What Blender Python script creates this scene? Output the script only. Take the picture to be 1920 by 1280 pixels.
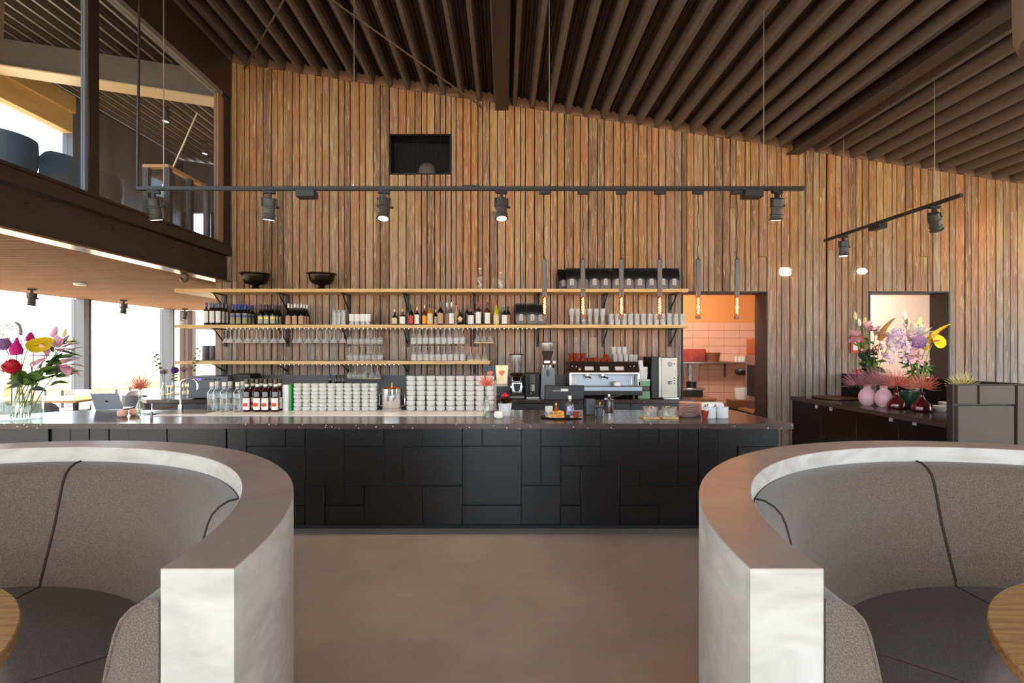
import bpy, math, random
from math import sin, cos, pi, radians as R, sqrt
for o in list(bpy.data.objects): bpy.data.objects.remove(o)
sc = bpy.context.scene
COL = sc.collection
random.seed(7)
# ---------------------------------------------------------------- camera, sky, sun, exposure
H, F, VX, VY = 1.6, 913.0, 945.0, 651.0        # eye height, focal length in px of the 1920x1280 frame, vanishing point
cam = bpy.data.cameras.new('camera'); camo = bpy.data.objects.new('camera', cam); COL.objects.link(camo)
camo.location = (0, 0, H); camo.rotation_euler = (pi/2, 0, 0)
cam.sensor_width = 36; cam.lens = F/1920*36; cam.shift_x = 15/1920; cam.shift_y = 11/1920
cam.clip_start = .05; cam.clip_end = 400
sc.camera = camo
sc.view_settings.view_transform = 'Standard'; sc.view_settings.look = 'None'
sc.view_settings.gamma = 1; sc.view_settings.use_curve_mapping = False
sc.view_settings.exposure = 0.62
sc.cycles.transparent_max_bounces = 32
sc.cycles.max_bounces = 10
w = bpy.data.worlds.new('sky'); sc.world = w; w.use_nodes = True
bgn = w.node_tree.nodes['Background']; bgn.inputs[0].default_value = (.86, .93, 1, 1); bgn.inputs[1].default_value = 4.2
def lamp(name, kind, loc, energy, color=(1,1,1), parent=None, aim=None, **kw):
    d = bpy.data.lights.new(name, kind); d.energy = energy; d.color = color
    for k, v in kw.items(): setattr(d, k, v)
    o = bpy.data.objects.new(name, d); COL.objects.link(o); o.location = loc
    if parent: o.parent = parent
    if aim:
        import mathutils
        o.rotation_euler = mathutils.Vector(aim).to_track_quat('-Z', 'Y').to_euler()
    return o
lamp('sun', 'SUN', (-20, 4, 20), 5.5, (1, .86, .66), aim=(.72, -.12, -.62), angle=R(1))

# ---------------------------------------------------------------- materials
def C(r, g, b):
    f = lambda c: (c/255/12.92) if c/255 <= .04045 else ((c/255+.055)/1.055)**2.4
    return (f(r), f(g), f(b), 1)
_mc = {}
def mat(name, col, rough=.5, metal=0, spec=.5, noise=None, bump=None, emit=None, coat=0):
    """noise=(scale, second colour, amount[, stretch xyz]); bump=(scale, strength)"""
    if name in _mc: return _mc[name]
    m = bpy.data.materials.new(name); m.use_nodes = True; nt = m.node_tree; b = nt.nodes['Principled BSDF']
    b.inputs['Base Color'].default_value = col; b.inputs['Roughness'].default_value = rough
    b.inputs['Metallic'].default_value = metal; b.inputs['Specular IOR Level'].default_value = spec
    b.inputs['Coat Weight'].default_value = coat
    tc = nt.nodes.new('ShaderNodeTexCoord')
    if noise:
        mp = nt.nodes.new('ShaderNodeMapping'); nt.links.new(tc.outputs['Object'], mp.inputs[0])
        if len(noise) > 3: mp.inputs['Scale'].default_value = noise[3]
        n = nt.nodes.new('ShaderNodeTexNoise'); n.inputs['Scale'].default_value = noise[0]; n.inputs['Detail'].default_value = 5
        nt.links.new(mp.outputs[0], n.inputs['Vector'])
        rp = nt.nodes.new('ShaderNodeValToRGB'); rp.color_ramp.elements[0].position = .5-noise[2]/2; rp.color_ramp.elements[1].position = .5+noise[2]/2
        rp.color_ramp.elements[0].color = col; rp.color_ramp.elements[1].color = noise[1]
        nt.links.new(n.outputs[0], rp.inputs[0]); nt.links.new(rp.outputs[0], b.inputs['Base Color'])
    if bump:
        n2 = nt.nodes.new('ShaderNodeTexNoise'); n2.inputs['Scale'].default_value = bump[0]; n2.inputs['Detail'].default_value = 4
        nt.links.new(tc.outputs['Object'], n2.inputs['Vector'])
        bp = nt.nodes.new('ShaderNodeBump'); bp.inputs['Strength'].default_value = bump[1]; bp.inputs['Distance'].default_value = .01
        nt.links.new(n2.outputs[0], bp.inputs['Height']); nt.links.new(bp.outputs[0], b.inputs['Normal'])
    if emit:
        b.inputs['Emission Color'].default_value = emit[0]; b.inputs['Emission Strength'].default_value = emit[1]
    _mc[name] = m; return m
def glass(name, tint=(1,1,1,1), refl=1.0, white=0.0, rough=.02, ior=1.45):
    """thin clear glass: transparent body, fresnel reflection, optionally a milky share"""
    if name in _mc: return _mc[name]
    m = bpy.data.materials.new(name); m.use_nodes = True; nt = m.node_tree; nt.nodes.clear()
    out = nt.nodes.new('ShaderNodeOutputMaterial'); t = nt.nodes.new('ShaderNodeBsdfTransparent'); t.inputs[0].default_value = tint
    g = nt.nodes.new('ShaderNodeBsdfGlossy'); g.inputs['Roughness'].default_value = rough
    fr = nt.nodes.new('ShaderNodeLayerWeight'); fr.inputs[0].default_value = .5
    pw = nt.nodes.new('ShaderNodeMath'); pw.operation = 'POWER'; pw.inputs[1].default_value = 4; nt.links.new(fr.outputs['Facing'], pw.inputs[0])
    mul = nt.nodes.new('ShaderNodeMath'); mul.operation = 'MULTIPLY_ADD'; mul.inputs[1].default_value = refl*.9; mul.inputs[2].default_value = .035*refl; mul.use_clamp = True
    nt.links.new(pw.outputs[0], mul.inputs[0])
    mx = nt.nodes.new('ShaderNodeMixShader'); nt.links.new(mul.outputs[0], mx.inputs[0]); nt.links.new(t.outputs[0], mx.inputs[1]); nt.links.new(g.outputs[0], mx.inputs[2])
    last = mx
    if white:
        d = nt.nodes.new('ShaderNodeBsdfDiffuse'); d.inputs[0].default_value = (.96,.96,.94,1)
        tr = nt.nodes.new('ShaderNodeBsdfTranslucent'); tr.inputs[0].default_value = (.96,.96,.94,1)
        m0 = nt.nodes.new('ShaderNodeMixShader'); nt.links.new(d.outputs[0], m0.inputs[1]); nt.links.new(tr.outputs[0], m0.inputs[2])
        m2 = nt.nodes.new('ShaderNodeMixShader'); m2.inputs[0].default_value = white
        nt.links.new(mx.outputs[0], m2.inputs[1]); nt.links.new(m0.outputs[0], m2.inputs[2]); last = m2
    nt.links.new(last.outputs[0], out.inputs[0]); _mc[name] = m; return m
def wood(name, cols, grain=(26, 26, 1.1), rough=.62, white=0, perobj=True, axis=None):
    """plank wood: every object draws its own tone, grain runs along the stretched axis"""
    m = bpy.data.materials.new(name); m.use_nodes = True; nt = m.node_tree; N = nt.nodes.new; L = nt.links.new
    b = nt.nodes['Principled BSDF']; b.inputs['Roughness'].default_value = rough; b.inputs['Specular IOR Level'].default_value = .3
    tc = N('ShaderNodeTexCoord'); oi = N('ShaderNodeObjectInfo')
    mp = N('ShaderNodeMapping'); mp.inputs['Scale'].default_value = grain; L(tc.outputs['Object'], mp.inputs[0])
    ml = N('ShaderNodeVectorMath'); ml.operation = 'SCALE'; ml.inputs[0].default_value = (37, 11, 53); L(oi.outputs['Random'], ml.inputs['Scale'])
    ad = N('ShaderNodeVectorMath'); L(mp.outputs[0], ad.inputs[0]); L(ml.outputs[0], ad.inputs[1])
    rp = N('ShaderNodeValToRGB'); rp.color_ramp.interpolation = 'LINEAR'
    k = len(cols)
    while len(rp.color_ramp.elements) < k: rp.color_ramp.elements.new(.5)
    for i, c in enumerate(cols): rp.color_ramp.elements[i].position = i/(k-1); rp.color_ramp.elements[i].color = c
    n = N('ShaderNodeTexNoise'); n.inputs['Scale'].default_value = 1; n.inputs['Detail'].default_value = 6; n.inputs['Distortion'].default_value = .6
    L(ad.outputs[0], n.inputs['Vector'])
    nl = N('ShaderNodeTexNoise'); nl.inputs['Scale'].default_value = .09; nl.inputs['Detail'].default_value = 2; L(ad.outputs[0], nl.inputs['Vector'])
    a1 = N('ShaderNodeMath'); a1.operation = 'MULTIPLY_ADD'; a1.inputs[1].default_value = .62; a1.inputs[2].default_value = -.31; L(n.outputs[0], a1.inputs[0])
    a2 = N('ShaderNodeMath'); a2.operation = 'ADD'; L(oi.outputs['Random'], a2.inputs[0]); L(a1.outputs[0], a2.inputs[1])
    L(a2.outputs[0], rp.inputs[0])
    # dark fine grain
    wv = N('ShaderNodeTexNoise'); wv.inputs['Scale'].default_value = 3.2; wv.inputs['Detail'].default_value = 3; L(ad.outputs[0], wv.inputs['Vector'])
    r2 = N('ShaderNodeValToRGB'); r2.color_ramp.elements[0].position = .35; r2.color_ramp.elements[0].color = (.62,.6,.58,1); r2.color_ramp.elements[1].position = .55; r2.color_ramp.elements[1].color = (1,1,1,1)
    L(wv.outputs[0], r2.inputs[0])
    mu = N('ShaderNodeMix'); mu.data_type = 'RGBA'; mu.blend_type = 'MULTIPLY'; mu.inputs[0].default_value = .8
    L(rp.outputs[0], mu.inputs[6]); L(r2.outputs[0], mu.inputs[7]); last = mu.outputs[2]
    if white:      # pale lime-washed cathedral grain
        w2 = N('ShaderNodeTexNoise'); w2.inputs['Scale'].default_value = 1.5; w2.inputs['Detail'].default_value = 4; w2.inputs['Distortion'].default_value = 2.2; L(ad.outputs[0], w2.inputs['Vector'])
        r3 = N('ShaderNodeValToRGB'); r3.color_ramp.elements[0].position = .55; r3.color_ramp.elements[0].color = (0,0,0,1); r3.color_ramp.elements[1].position = .63; r3.color_ramp.elements[1].color = (white,)*3+(1,)
        L(w2.outputs[0], r3.inputs[0])
        mw = N('ShaderNodeMix'); mw.data_type = 'RGBA'; L(r3.outputs[0], mw.inputs[0]); L(last, mw.inputs[6]); mw.inputs[7].default_value = C(226, 198, 154); last = mw.outputs[2]
        # greyer, darker tone: strong near the ground, fading with a ragged edge up the plank
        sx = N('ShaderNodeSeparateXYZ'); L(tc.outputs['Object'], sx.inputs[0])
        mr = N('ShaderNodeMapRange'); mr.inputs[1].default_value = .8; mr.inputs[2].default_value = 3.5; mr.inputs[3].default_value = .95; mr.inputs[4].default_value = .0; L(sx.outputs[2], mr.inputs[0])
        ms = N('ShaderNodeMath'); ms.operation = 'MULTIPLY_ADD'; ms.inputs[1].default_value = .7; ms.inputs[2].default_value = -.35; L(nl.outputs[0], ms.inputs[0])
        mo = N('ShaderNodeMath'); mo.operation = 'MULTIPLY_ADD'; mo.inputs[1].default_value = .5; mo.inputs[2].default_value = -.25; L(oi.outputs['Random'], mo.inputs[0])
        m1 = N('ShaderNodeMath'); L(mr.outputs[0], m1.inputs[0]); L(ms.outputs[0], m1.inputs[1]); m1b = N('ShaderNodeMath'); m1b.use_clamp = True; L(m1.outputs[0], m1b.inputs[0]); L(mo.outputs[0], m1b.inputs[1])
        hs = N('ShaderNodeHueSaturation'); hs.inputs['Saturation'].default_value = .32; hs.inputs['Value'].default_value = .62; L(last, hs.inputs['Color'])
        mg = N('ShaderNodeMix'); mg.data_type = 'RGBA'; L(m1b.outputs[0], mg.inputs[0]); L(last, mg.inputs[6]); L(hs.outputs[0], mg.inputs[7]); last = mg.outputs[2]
    L(last, b.inputs['Base Color'])
    bp = N('ShaderNodeBump'); bp.inputs['Strength'].default_value = .25; bp.inputs['Distance'].default_value = .004; L(n.outputs[0], bp.inputs['Height']); L(bp.outputs[0], b.inputs['Normal'])
    _mc[name] = m; return m

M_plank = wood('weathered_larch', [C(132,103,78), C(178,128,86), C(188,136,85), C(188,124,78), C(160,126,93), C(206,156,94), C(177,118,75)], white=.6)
M_oak = wood('oak_board', [C(228,184,124), C(238,196,136), C(232,188,126)], grain=(1.2, 30, 30), rough=.45)
M_oaktop = wood('oak_top', [C(205,158,104), C(216,168,112)], grain=(1.5, 22, 22), rough=.4)
M_soffit = wood('soffit_wood', [C(150,112,82), C(158,118,88), C(154,114,84)], grain=(1.0, 22, 22), rough=.85)
M_backing = mat('dark_backing', C(26,20,16), .9)
M_steel_brown = mat('brown_painted_steel', C(58,44,36), .42, noise=(3, C(52,39,31), .5))
M_rib = mat('brown_roof_deck', C(112,98,84), .42, noise=(2, C(102,88,75), .5, (4,.3,4)))
M_filler = mat('brown_filler', C(146,110,86), .7)
M_deck = mat('dark_deck', C(36,29,25), .6)
M_black = mat('black_metal', C(20,19,19), .45, noise=(30, C(24,23,23), .5))
M_track = mat('track_black', C(38,35,33), .4)
M_panel = mat('black_panel', C(21,21,23), .33, noise=(6, C(18,18,20), .6))
M_plinth = mat('plinth_black', C(16,15,15), .6)
M_endpanel = mat('end_panel_umber', C(84,72,62), .5, noise=(5, C(79,67,57), .6))
M_grey = mat('grey_mullion', C(112,114,118), .45)
M_darkframe = mat('dark_frame', C(44,36,32), .4)
M_pane = glass('window_glass', (.96,.98,.98,1), .8)
M_gmezz = glass('balustrade_glass', (.90,.94,.97,1), .9)
M_white = mat('white_plastic', C(236,236,232), .4)
M_chrome = mat('chrome', C(220,220,222), .12, metal=1)
M_steel = mat('brushed_steel', C(200,198,194), .3, metal=1, noise=(4, C(184,182,180), .6, (40,1,1)))
M_dsteel = mat('dark_steel', C(120,118,116), .35, metal=.8)
M_wire = mat('steel_wire', C(176,160,140), .4, metal=.8)

# ---------------------------------------------------------------- mesh builder
class MB:
    def __init__(s): s.v = []; s.f = []
    def add(s, vs, fs):
        n = len(s.v); s.v += [tuple(v) for v in vs]; s.f += [tuple(i+n for i in f) for f in fs]; return s
    def box(s, a, b, c=0):
        (x0,y0,z0),(x1,y1,z1) = a, b
        if x0>x1: x0,x1=x1,x0
        if y0>y1: y0,y1=y1,y0
        if z0>z1: z0,z1=z1,z0
        if c <= 0:
            return s.add([(x0,y0,z0),(x1,y0,z0),(x1,y1,z0),(x0,y1,z0),(x0,y0,z1),(x1,y0,z1),(x1,y1,z1),(x0,y1,z1)],
                  [(0,3,2,1),(4,5,6,7),(0,1,5,4),(1,2,6,5),(2,3,7,6),(3,0,4,7)])
        c = min(c, (x1-x0)/2.01, (y1-y0)/2.01, (z1-z0)/2.01)
        X=(x0,x1); Y=(y0,y1); Z=(z0,z1); vs=[]; idx={}
        sg=(1,-1)
        for i in (0,1):
            for j in (0,1):
                for k in (0,1):
                    x,y,z=X[i],Y[j],Z[k]; dx,dy,dz=sg[i]*c,sg[j]*c,sg[k]*c
                    idx[i,j,k]=len(vs); vs += [(x,y+dy,z+dz),(x+dx,y,z+dz),(x+dx,y+dy,z)]
        I=lambda i,j,k,a: idx[i,j,k]+a
        fs=[]
        for i in (0,1):
            q=[I(i,0,0,0),I(i,1,0,0),I(i,1,1,0),I(i,0,1,0)]; fs.append(q if i else q[::-1])
            q=[I(0,i,0,1),I(0,i,1,1),I(1,i,1,1),I(1,i,0,1)]; fs.append(q if i else q[::-1])
            q=[I(0,0,i,2),I(1,0,i,2),I(1,1,i,2),I(0,1,i,2)]; fs.append(q if i else q[::-1])
        for i in (0,1):
            for j in (0,1):
                q=[I(i,j,0,0),I(i,j,0,1),I(i,j,1,1),I(i,j,1,0)]; fs.append(q if (i^j) else q[::-1])
                q=[I(i,0,j,2),I(i,0,j,0),I(i,1,j,0),I(i,1,j,2)]; fs.append(q if (i^j) else q[::-1])
                q=[I(0,i,j,1),I(0,i,j,2),I(1,i,j,2),I(1,i,j,1)]; fs.append(q if (i^j) else q[::-1])
                for k in (0,1):
                    t=[I(i,j,k,0),I(i,j,k,1),I(i,j,k,2)]; fs.append(t if (i+j+k)%2 else t[::-1])
        return s.add(vs, fs)
    def lathe(s, prof, c=(0,0,0), n=16, a0=0, a1=2*pi, axis='z'):
        full = abs(a1-a0-2*pi) < 1e-6; cols = n if full else n+1; vs=[]; fs=[]; k=len(prof)
        for i in range(cols):
            a=a0+(a1-a0)*i/n
            for r,z in prof:
                p=(r*cos(a), r*sin(a), z)
                if axis=='y': p=(p[0], p[2], p[1])
                if axis=='x': p=(p[2], p[0], p[1])
                vs.append((c[0]+p[0], c[1]+p[1], c[2]+p[2]))
        for i in range(n):
            a=i*k; b=((i+1)%cols)*k
            for j in range(k-1):
                q=[a+j,b+j,b+j+1,a+j+1]
                if prof[j][0]<1e-7: q=[a+j,b+j+1,a+j+1]
                elif prof[j+1][0]<1e-7: q=[a+j,b+j,a+j+1]
                fs.append(q if axis!='y' else q[::-1])
        return s.add(vs, fs)
    def cyl(s, c, r, h, n=16, axis='z', r2=None):
        r2 = r if r2 is None else r2
        return s.lathe([(0,0),(r,0),(r2,h),(0,h)], c, n, axis=axis)
    def tube(s, pts, r, n=6, caps=True):
        import mathutils
        V=mathutils.Vector; P=[V(p) for p in pts]; m=len(P); rs = r if isinstance(r,(list,tuple)) else [r]*m; vs=[]; fs=[]
        up=V((0,0,1)); d0=(P[1]-P[0]).normalized()
        if abs(d0.dot(up))>.9: up=V((1,0,0))
        u=d0.cross(up).normalized()
        for i in range(m):
            d=(P[min(i+1,m-1)]-P[max(i-1,0)]).normalized(); u=(u-d*u.dot(d)).normalized(); v=d.cross(u)
            for j in range(n):
                a=2*pi*j/n; vs.append(P[i]+u*(rs[i]*cos(a))+v*(rs[i]*sin(a)))
        for i in range(m-1):
            for j in range(n):
                a=i*n+j; b=i*n+(j+1)%n; fs.append((a,b,b+n,a+n))
        if caps: fs += [tuple(range(n))[::-1], tuple(range((m-1)*n, m*n))]
        return s.add(vs, fs)
    def prism(s, poly, z0, z1, axis='z', off=0):
        """poly extruded along axis; z0,z1 numbers or functions of (a,b)"""
        n=len(poly); g=lambda z,p: z(*p) if callable(z) else z
        def pt(p,z):
            return {'z':(p[0],p[1],z),'y':(p[0],z,p[1]),'x':(z,p[0],p[1])}[axis]
        vs=[pt(p,g(z0,p)) for p in poly]+[pt(p,g(z1,p)) for p in poly]
        fs=[tuple(range(n))[::-1],tuple(range(n,2*n))]+[(i,(i+1)%n,(i+1)%n+n,i+n) for i in range(n)]
        if axis=='y': fs=[f[::-1] for f in fs]
        return s.add(vs, fs)
    def arc(s, prof, cx, cy, a0, a1, n):
        """closed (r,z) profile swept around (cx,cy), capped"""
        k=len(prof); vs=[]; fs=[]
        for i in range(n+1):
            a=a0+(a1-a0)*i/n
            for r,z in prof: vs.append((cx+r*cos(a), cy+r*sin(a), z))
        for i in range(n):
            for j in range(k):
                fs.append((i*k+j,(i+1)*k+j,(i+1)*k+(j+1)%k,i*k+(j+1)%k))
        fs += [tuple(range(k)), tuple(range(n*k,(n+1)*k))[::-1]]
        return s.add(vs, fs)
    def ball(s, c, r, n=10, m=6, sc_=(1,1,1)):
        prof=[(r*sin(pi*j/m), -r*cos(pi*j/m)) for j in range(m+1)]; prof[0]=(0,-r); prof[-1]=(0,r)
        t=MB().lathe(prof,(0,0,0),n)
        return s.add([(c[0]+v[0]*sc_[0], c[1]+v[1]*sc_[1], c[2]+v[2]*sc_[2]) for v in t.v], t.f)
    def tri(s):
        return sum(len(f)-2 for f in s.f)
    def mesh(s, name, m, smooth=True, fix=False):
        me=bpy.data.meshes.new(name); me.from_pydata(s.v, [], s.f); me.materials.append(m)
        if fix:
            import bmesh
            bm=bmesh.new(); bm.from_mesh(me); bmesh.ops.recalc_face_normals(bm, faces=bm.faces); bm.to_mesh(me); bm.free()
        if smooth:
            me.polygons.foreach_set('use_smooth', [True]*len(me.polygons)); me.set_sharp_from_angle(angle=R(38))
        me.update(); return me
def obj(name, me, parent=None, loc=(0,0,0), rot=(0,0,0), kind=None, label=None, cat=None, group=None):
    if isinstance(me, tuple): me = me[0].mesh(name, me[1], fix=True)
    o=bpy.data.objects.new(name, me); COL.objects.link(o); o.location=loc; o.rotation_euler=rot
    if parent: o.parent=parent
    if kind: o['kind']=kind
    if label: o['label']=label
    if cat: o['category']=cat
    if group: o['group']=group
    return o
def thing(name, label, cat, loc=(0,0,0), rotz=0, group=None, parts=()):
    o=obj(name, None, None, loc, (0,0,rotz), None, label, cat, group)
    for p in parts:
        obj(p[0], p[1], o, *(p[2:]))
    return o
_cache={}
def K(key, fn):
    """cached mesh: fn() returns (MB, material)"""
    if key not in _cache:
        mb, m = fn(); _cache[key]=mb.mesh(str(key) if isinstance(key,str) else str(key[0]), m, fix=True)
    return _cache[key]
def at(px, py, Y): return ((px-VX)*Y/F, Y, H+(VY-py)*Y/F)
def on(px, py, Z):           # where the pixel's ray meets the horizontal plane Z
    Y=(H-Z)*F/(py-VY); return ((px-VX)*Y/F, Y, Z)
ORD=['first','second','third','fourth','fifth','sixth','seventh','eighth','ninth','tenth','eleventh','twelfth','thirteenth','fourteenth','fifteenth','sixteenth','seventeenth','eighteenth']
# ================================================================ STRUCTURE
YW = 7.0                                        # face of the plank wall
roof = lambda x, y=0: 5.089 - .1529*x           # underside of the roof ribs
# ---- ground outside, floor
def concrete():
    m=bpy.data.materials.new('polished_concrete'); m.use_nodes=True; nt=m.node_tree; N=nt.nodes.new; L=nt.links.new; b=nt.nodes['Principled BSDF']
    tc=N('ShaderNodeTexCoord'); n=N('ShaderNodeTexNoise'); n.inputs['Scale'].default_value=.9; n.inputs['Detail'].default_value=7; n.inputs['Roughness'].default_value=.62; L(tc.outputs['Object'],n.inputs['Vector'])
    r=N('ShaderNodeValToRGB'); r.color_ramp.elements[0].position=.3; r.color_ramp.elements[0].color=C(140,132,127); r.color_ramp.elements[1].position=.72; r.color_ramp.elements[1].color=C(172,164,158)
    L(n.outputs[0],r.inputs[0]); L(r.outputs[0],b.inputs['Base Color'])
    r2=N('ShaderNodeMapRange'); r2.inputs[3].default_value=.24; r2.inputs[4].default_value=.42; L(n.outputs[0],r2.inputs[0]); L(r2.outputs[0],b.inputs['Roughness'])
    return m
M_conc=concrete(); _mc['polished_concrete']=M_conc
obj('floor',(MB().box((-8.3,-6,-.25),(11,12.5,0)),M_conc),kind='structure',label='polished grey-brown concrete floor',cat='floor')
obj('ground',(MB().box((-90,-90,-.4),(90,90,-.26)),mat('sunlit_terrace',C(214,190,160),.9,noise=(.4,C(196,176,146),.6))),kind='structure',label='pale sunlit ground outside the windows',cat='ground')
# ---- plank wall
OPEN=[(-1.648,-.759,4.076,4.659),(2.553,3.78,0,2.405),(5.24,6.40,0,2.405)]
XL, XR = -4.155, 8.3
bk=MB(); xs=[XL]+[v for o_ in OPEN for v in o_[:2]]+[XR]
def cell(x0,x1,z0,z1=None):
    bk.prism([(x0,7.022),(x1,7.022),(x1,7.29),(x0,7.29)], z0, (lambda x,y:roof(x)) if z1 is None else z1)
for i in range(len(xs)-1):
    x0,x1=xs[i],xs[i+1]; o_=[q for q in OPEN if abs(q[0]-x0)<1e-6]
    if o_:
        cell(x0,x1,o_[0][3])
        if o_[0][2]>0: cell(x0,x1,0,o_[0][2])
    else: cell(x0,x1,0)
wall=obj('wall_back',(bk,M_backing),kind='structure',label='tall wall of upright weathered timber planks behind the bar',cat='wall')
rw=random.Random(3)
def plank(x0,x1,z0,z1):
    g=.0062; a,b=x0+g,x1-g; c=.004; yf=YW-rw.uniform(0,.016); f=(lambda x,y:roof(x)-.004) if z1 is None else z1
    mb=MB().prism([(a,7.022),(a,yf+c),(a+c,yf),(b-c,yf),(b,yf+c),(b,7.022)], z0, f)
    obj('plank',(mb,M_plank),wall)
keys=[XL,-3.91,-1.648,-.759,2.553,3.78,4.632,4.648,5.24,6.40,XR]
for i in range(len(keys)-1):
    a,b=keys[i],keys[i+1]
    if b-a<.05: continue
    n=max(1,round((b-a)/.104)); ws=[rw.choice((.7,.85,1,1,1.15,1.3)) for _ in range(n)]; t=sum(ws); x=a
    for q in ws:
        x1=x+q/t*(b-a); mid=(x+x1)/2; o_=[p for p in OPEN if p[0]<mid<p[1]]
        segs=[(0,None)]
        if o_: segs=([(0,o_[0][2])] if o_[0][2]>0 else [])+[(o_[0][3],None)]
        for z0,z1 in segs:
            if z1 is None and rw.random()<.3 and z0<3:
                zc=rw.choice((2.55,3.0,3.55,3.9,1.75)) if z0==0 else rw.choice((2.9,3.6)); plank(x,x1,z0,zc-.002); plank(x,x1,zc,None)
            else: plank(x,x1,z0,z1)
        x=x1
# linings of the two doorways
M_lining=mat('dark_lining',C(44,34,32),.5)
for k,(a,b,z0,z1) in enumerate(OPEN[1:],1):
    d=obj('door_%d'%k,None,kind='structure',label='dark lined doorway opening in the plank wall, '+('to the kitchen' if k==1 else 'behind the flowers'),cat='doorway',loc=(a,7,0))
    for x in (a,b-.02): obj('jamb',(MB().box((x-a,-.012,0),(x-a+.02,.30,z1)),M_lining),d)
    obj('lintel',(MB().box((.02,-.012,z1-.02),(b-a-.02,.30,z1)),M_lining),d)
# ventilation niche high in the wall
a,b,z0,z1=OPEN[0]
v=thing('wall_niche','black framed recess with a wire grille high in the plank wall','vent',(a,7,z0))
W_,H_=b-a,z1-z0
fr=MB()
for q in (((0,-.02,0),(W_,.29,.022)),((0,-.02,H_-.022),(W_,.29,H_)),((0,-.02,.022),(.022,.29,H_-.022)),((W_-.022,-.02,.022),(W_,.29,H_-.022))): fr.box(*q)
obj('frame',(fr,M_black),v); obj('back_panel',(MB().box((.022,.26,.022),(W_-.022,.285,H_-.022)),M_backing),v)
gr=MB()
for i in range(26): gr.box((.022,.01,.03+i*.0205),(W_-.022,.013,.0325+i*.0205))
for i in range(12): gr.box((.08+i*.065,.013,.022),(.083+i*.065,.016,H_-.022))
obj('grille',(gr,M_black),v)
pj=MB().ball((.52,.14,.10),.13,14,7,(1,.8,1)); pj.box((.40,.05,.022),(.64,.22,.06))
obj('projector',(pj,mat('projector_grey',C(120,108,96),.5)),v)
# ---- roof: deck, ribs, beams
X0R,X1R,Y0R,Y1R=-8.6,11.2,-6.0,12.6
dk=MB(); n=0; P=.2555
xs=[]; x=.15-P*35
while x<X1R:
    xs+= [(x,.14),(x+.08,.14),(x+.095,.115),(x+.115,.115),(x+.13,.14),(x+.165,.14),(x+.18,.115),(x+.2,.115),(x+.215,.14)]; x+=P
pts=[(px_,roof(px_)+d_) for px_,d_ in xs]
poly=pts+[(pts[-1][0],pts[-1][1]+.3),(pts[0][0],pts[0][1]+.3)]
vs=[]; 
for y in (Y0R,Y1R): vs+=[(p[0],y,p[1]) for p in pts]
m_=len(pts); dk.add(vs,[(i,i+1,i+1+m_,i+m_) for i in range(m_-1)])
dk.prism([pts[0],pts[-1],(pts[-1][0],pts[-1][1]+.35),(pts[0][0],pts[0][1]+.35)][::1] if False else [(pts[0][0],pts[0][1]+.02),(pts[-1][0],pts[-1][1]+.02),(pts[-1][0],pts[-1][1]+.3),(pts[0][0],pts[0][1]+.3)],Y0R,Y1R,'y')
ceil=obj('ceiling',(dk,M_deck),kind='structure',label='sloping dark brown ribbed steel roof seen from below',cat='ceiling')
def ribmesh(y0,y1):
    s=-.1529; mb=MB()
    prof=[(-.052,.15),(-.036,.05),(-.030,.045),(-.024,0),(.024,0),(.030,.045),(.036,.05),(.052,.15)]
    return mb.prism([(p[0],p[1]+s*p[0]) for p in prof],y0,y1,'y')
rm=K('rib_a',lambda:(ribmesh(Y0R,Y1R),M_rib))
for i in range(-34,43):
    x=.15+P*i
    if -8.5<x<10.9: obj('roof_rib',rm,ceil,(x,0,roof(x)))
# filler pieces between the ribs on top of the wall
for i in range(-17,32):
    x=.15+P*i
    if x+P<XR:
        obj('filler',(MB().prism([(x+.03,roof(x+.03)),(x+P-.03,roof(x+P-.03)),(x+P-.055,roof(x+P)+.14),(x+.055,roof(x)+.14)],6.99,7.25,'y'),M_filler),ceil)
def ibeam(mb,xc,w,h,zb,y0,y1):
    mb.box((xc-w/2,y0,zb),(xc+w/2,y1,zb+.02)); mb.box((xc-.008,y0,zb+.02),(xc+.008,y1,zb+h-.02)); mb.box((xc-w/2,y0,zb+h-.02),(xc+w/2,y1,zb+h)); return mb
for xc in (-.03,4.15,8.3):
    obj('roof_beam',(ibeam(MB(),xc,.19,.30,roof(xc)-.095,Y0R+.1,6.985),M_steel_brown),ceil)
obj('edge_beam',(MB().box((-4.06,-4,5.15),(-3.91,6.985,5.70),.006),M_steel_brown),ceil)
# tension rods under the roof
M_rod=mat('rod_steel',C(112,92,74),.45,metal=.5)
for (xa,ya),(xb,yb),lab in (((-3.7,6.98),(-.2,2.55),'steel tension rod under the roof, wall end at top left corner of the plank wall'),((-.307,6.98),(-3.8,2.75),'thin steel tension rod under the roof, its wall end near the middle roof beam')):
    dz=-.05
    A=(xa,ya,roof(xa)+dz-.09); B=(xb,yb,roof(xb)+dz-(.05 if xa>-1 else 0))
    A=(xa,ya-.03,roof(xa)-.06-(.05 if xa>-1 else 0))
    t=thing('tension_rod',lab,'rod',A)
    obj('rod',(MB().tube([(0,0,0),(B[0]-A[0],B[1]-A[1],B[2]-A[2])],.011,8),M_rod),t)
    d=1/math.dist(A,B); e=[(B[i]-A[i])*d for i in range(3)]
    obj('end_fork',(MB().tube([(0,0,0),(e[0]*.12,e[1]*.12,e[2]*.12)],.018,8),M_rod),t)
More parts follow.
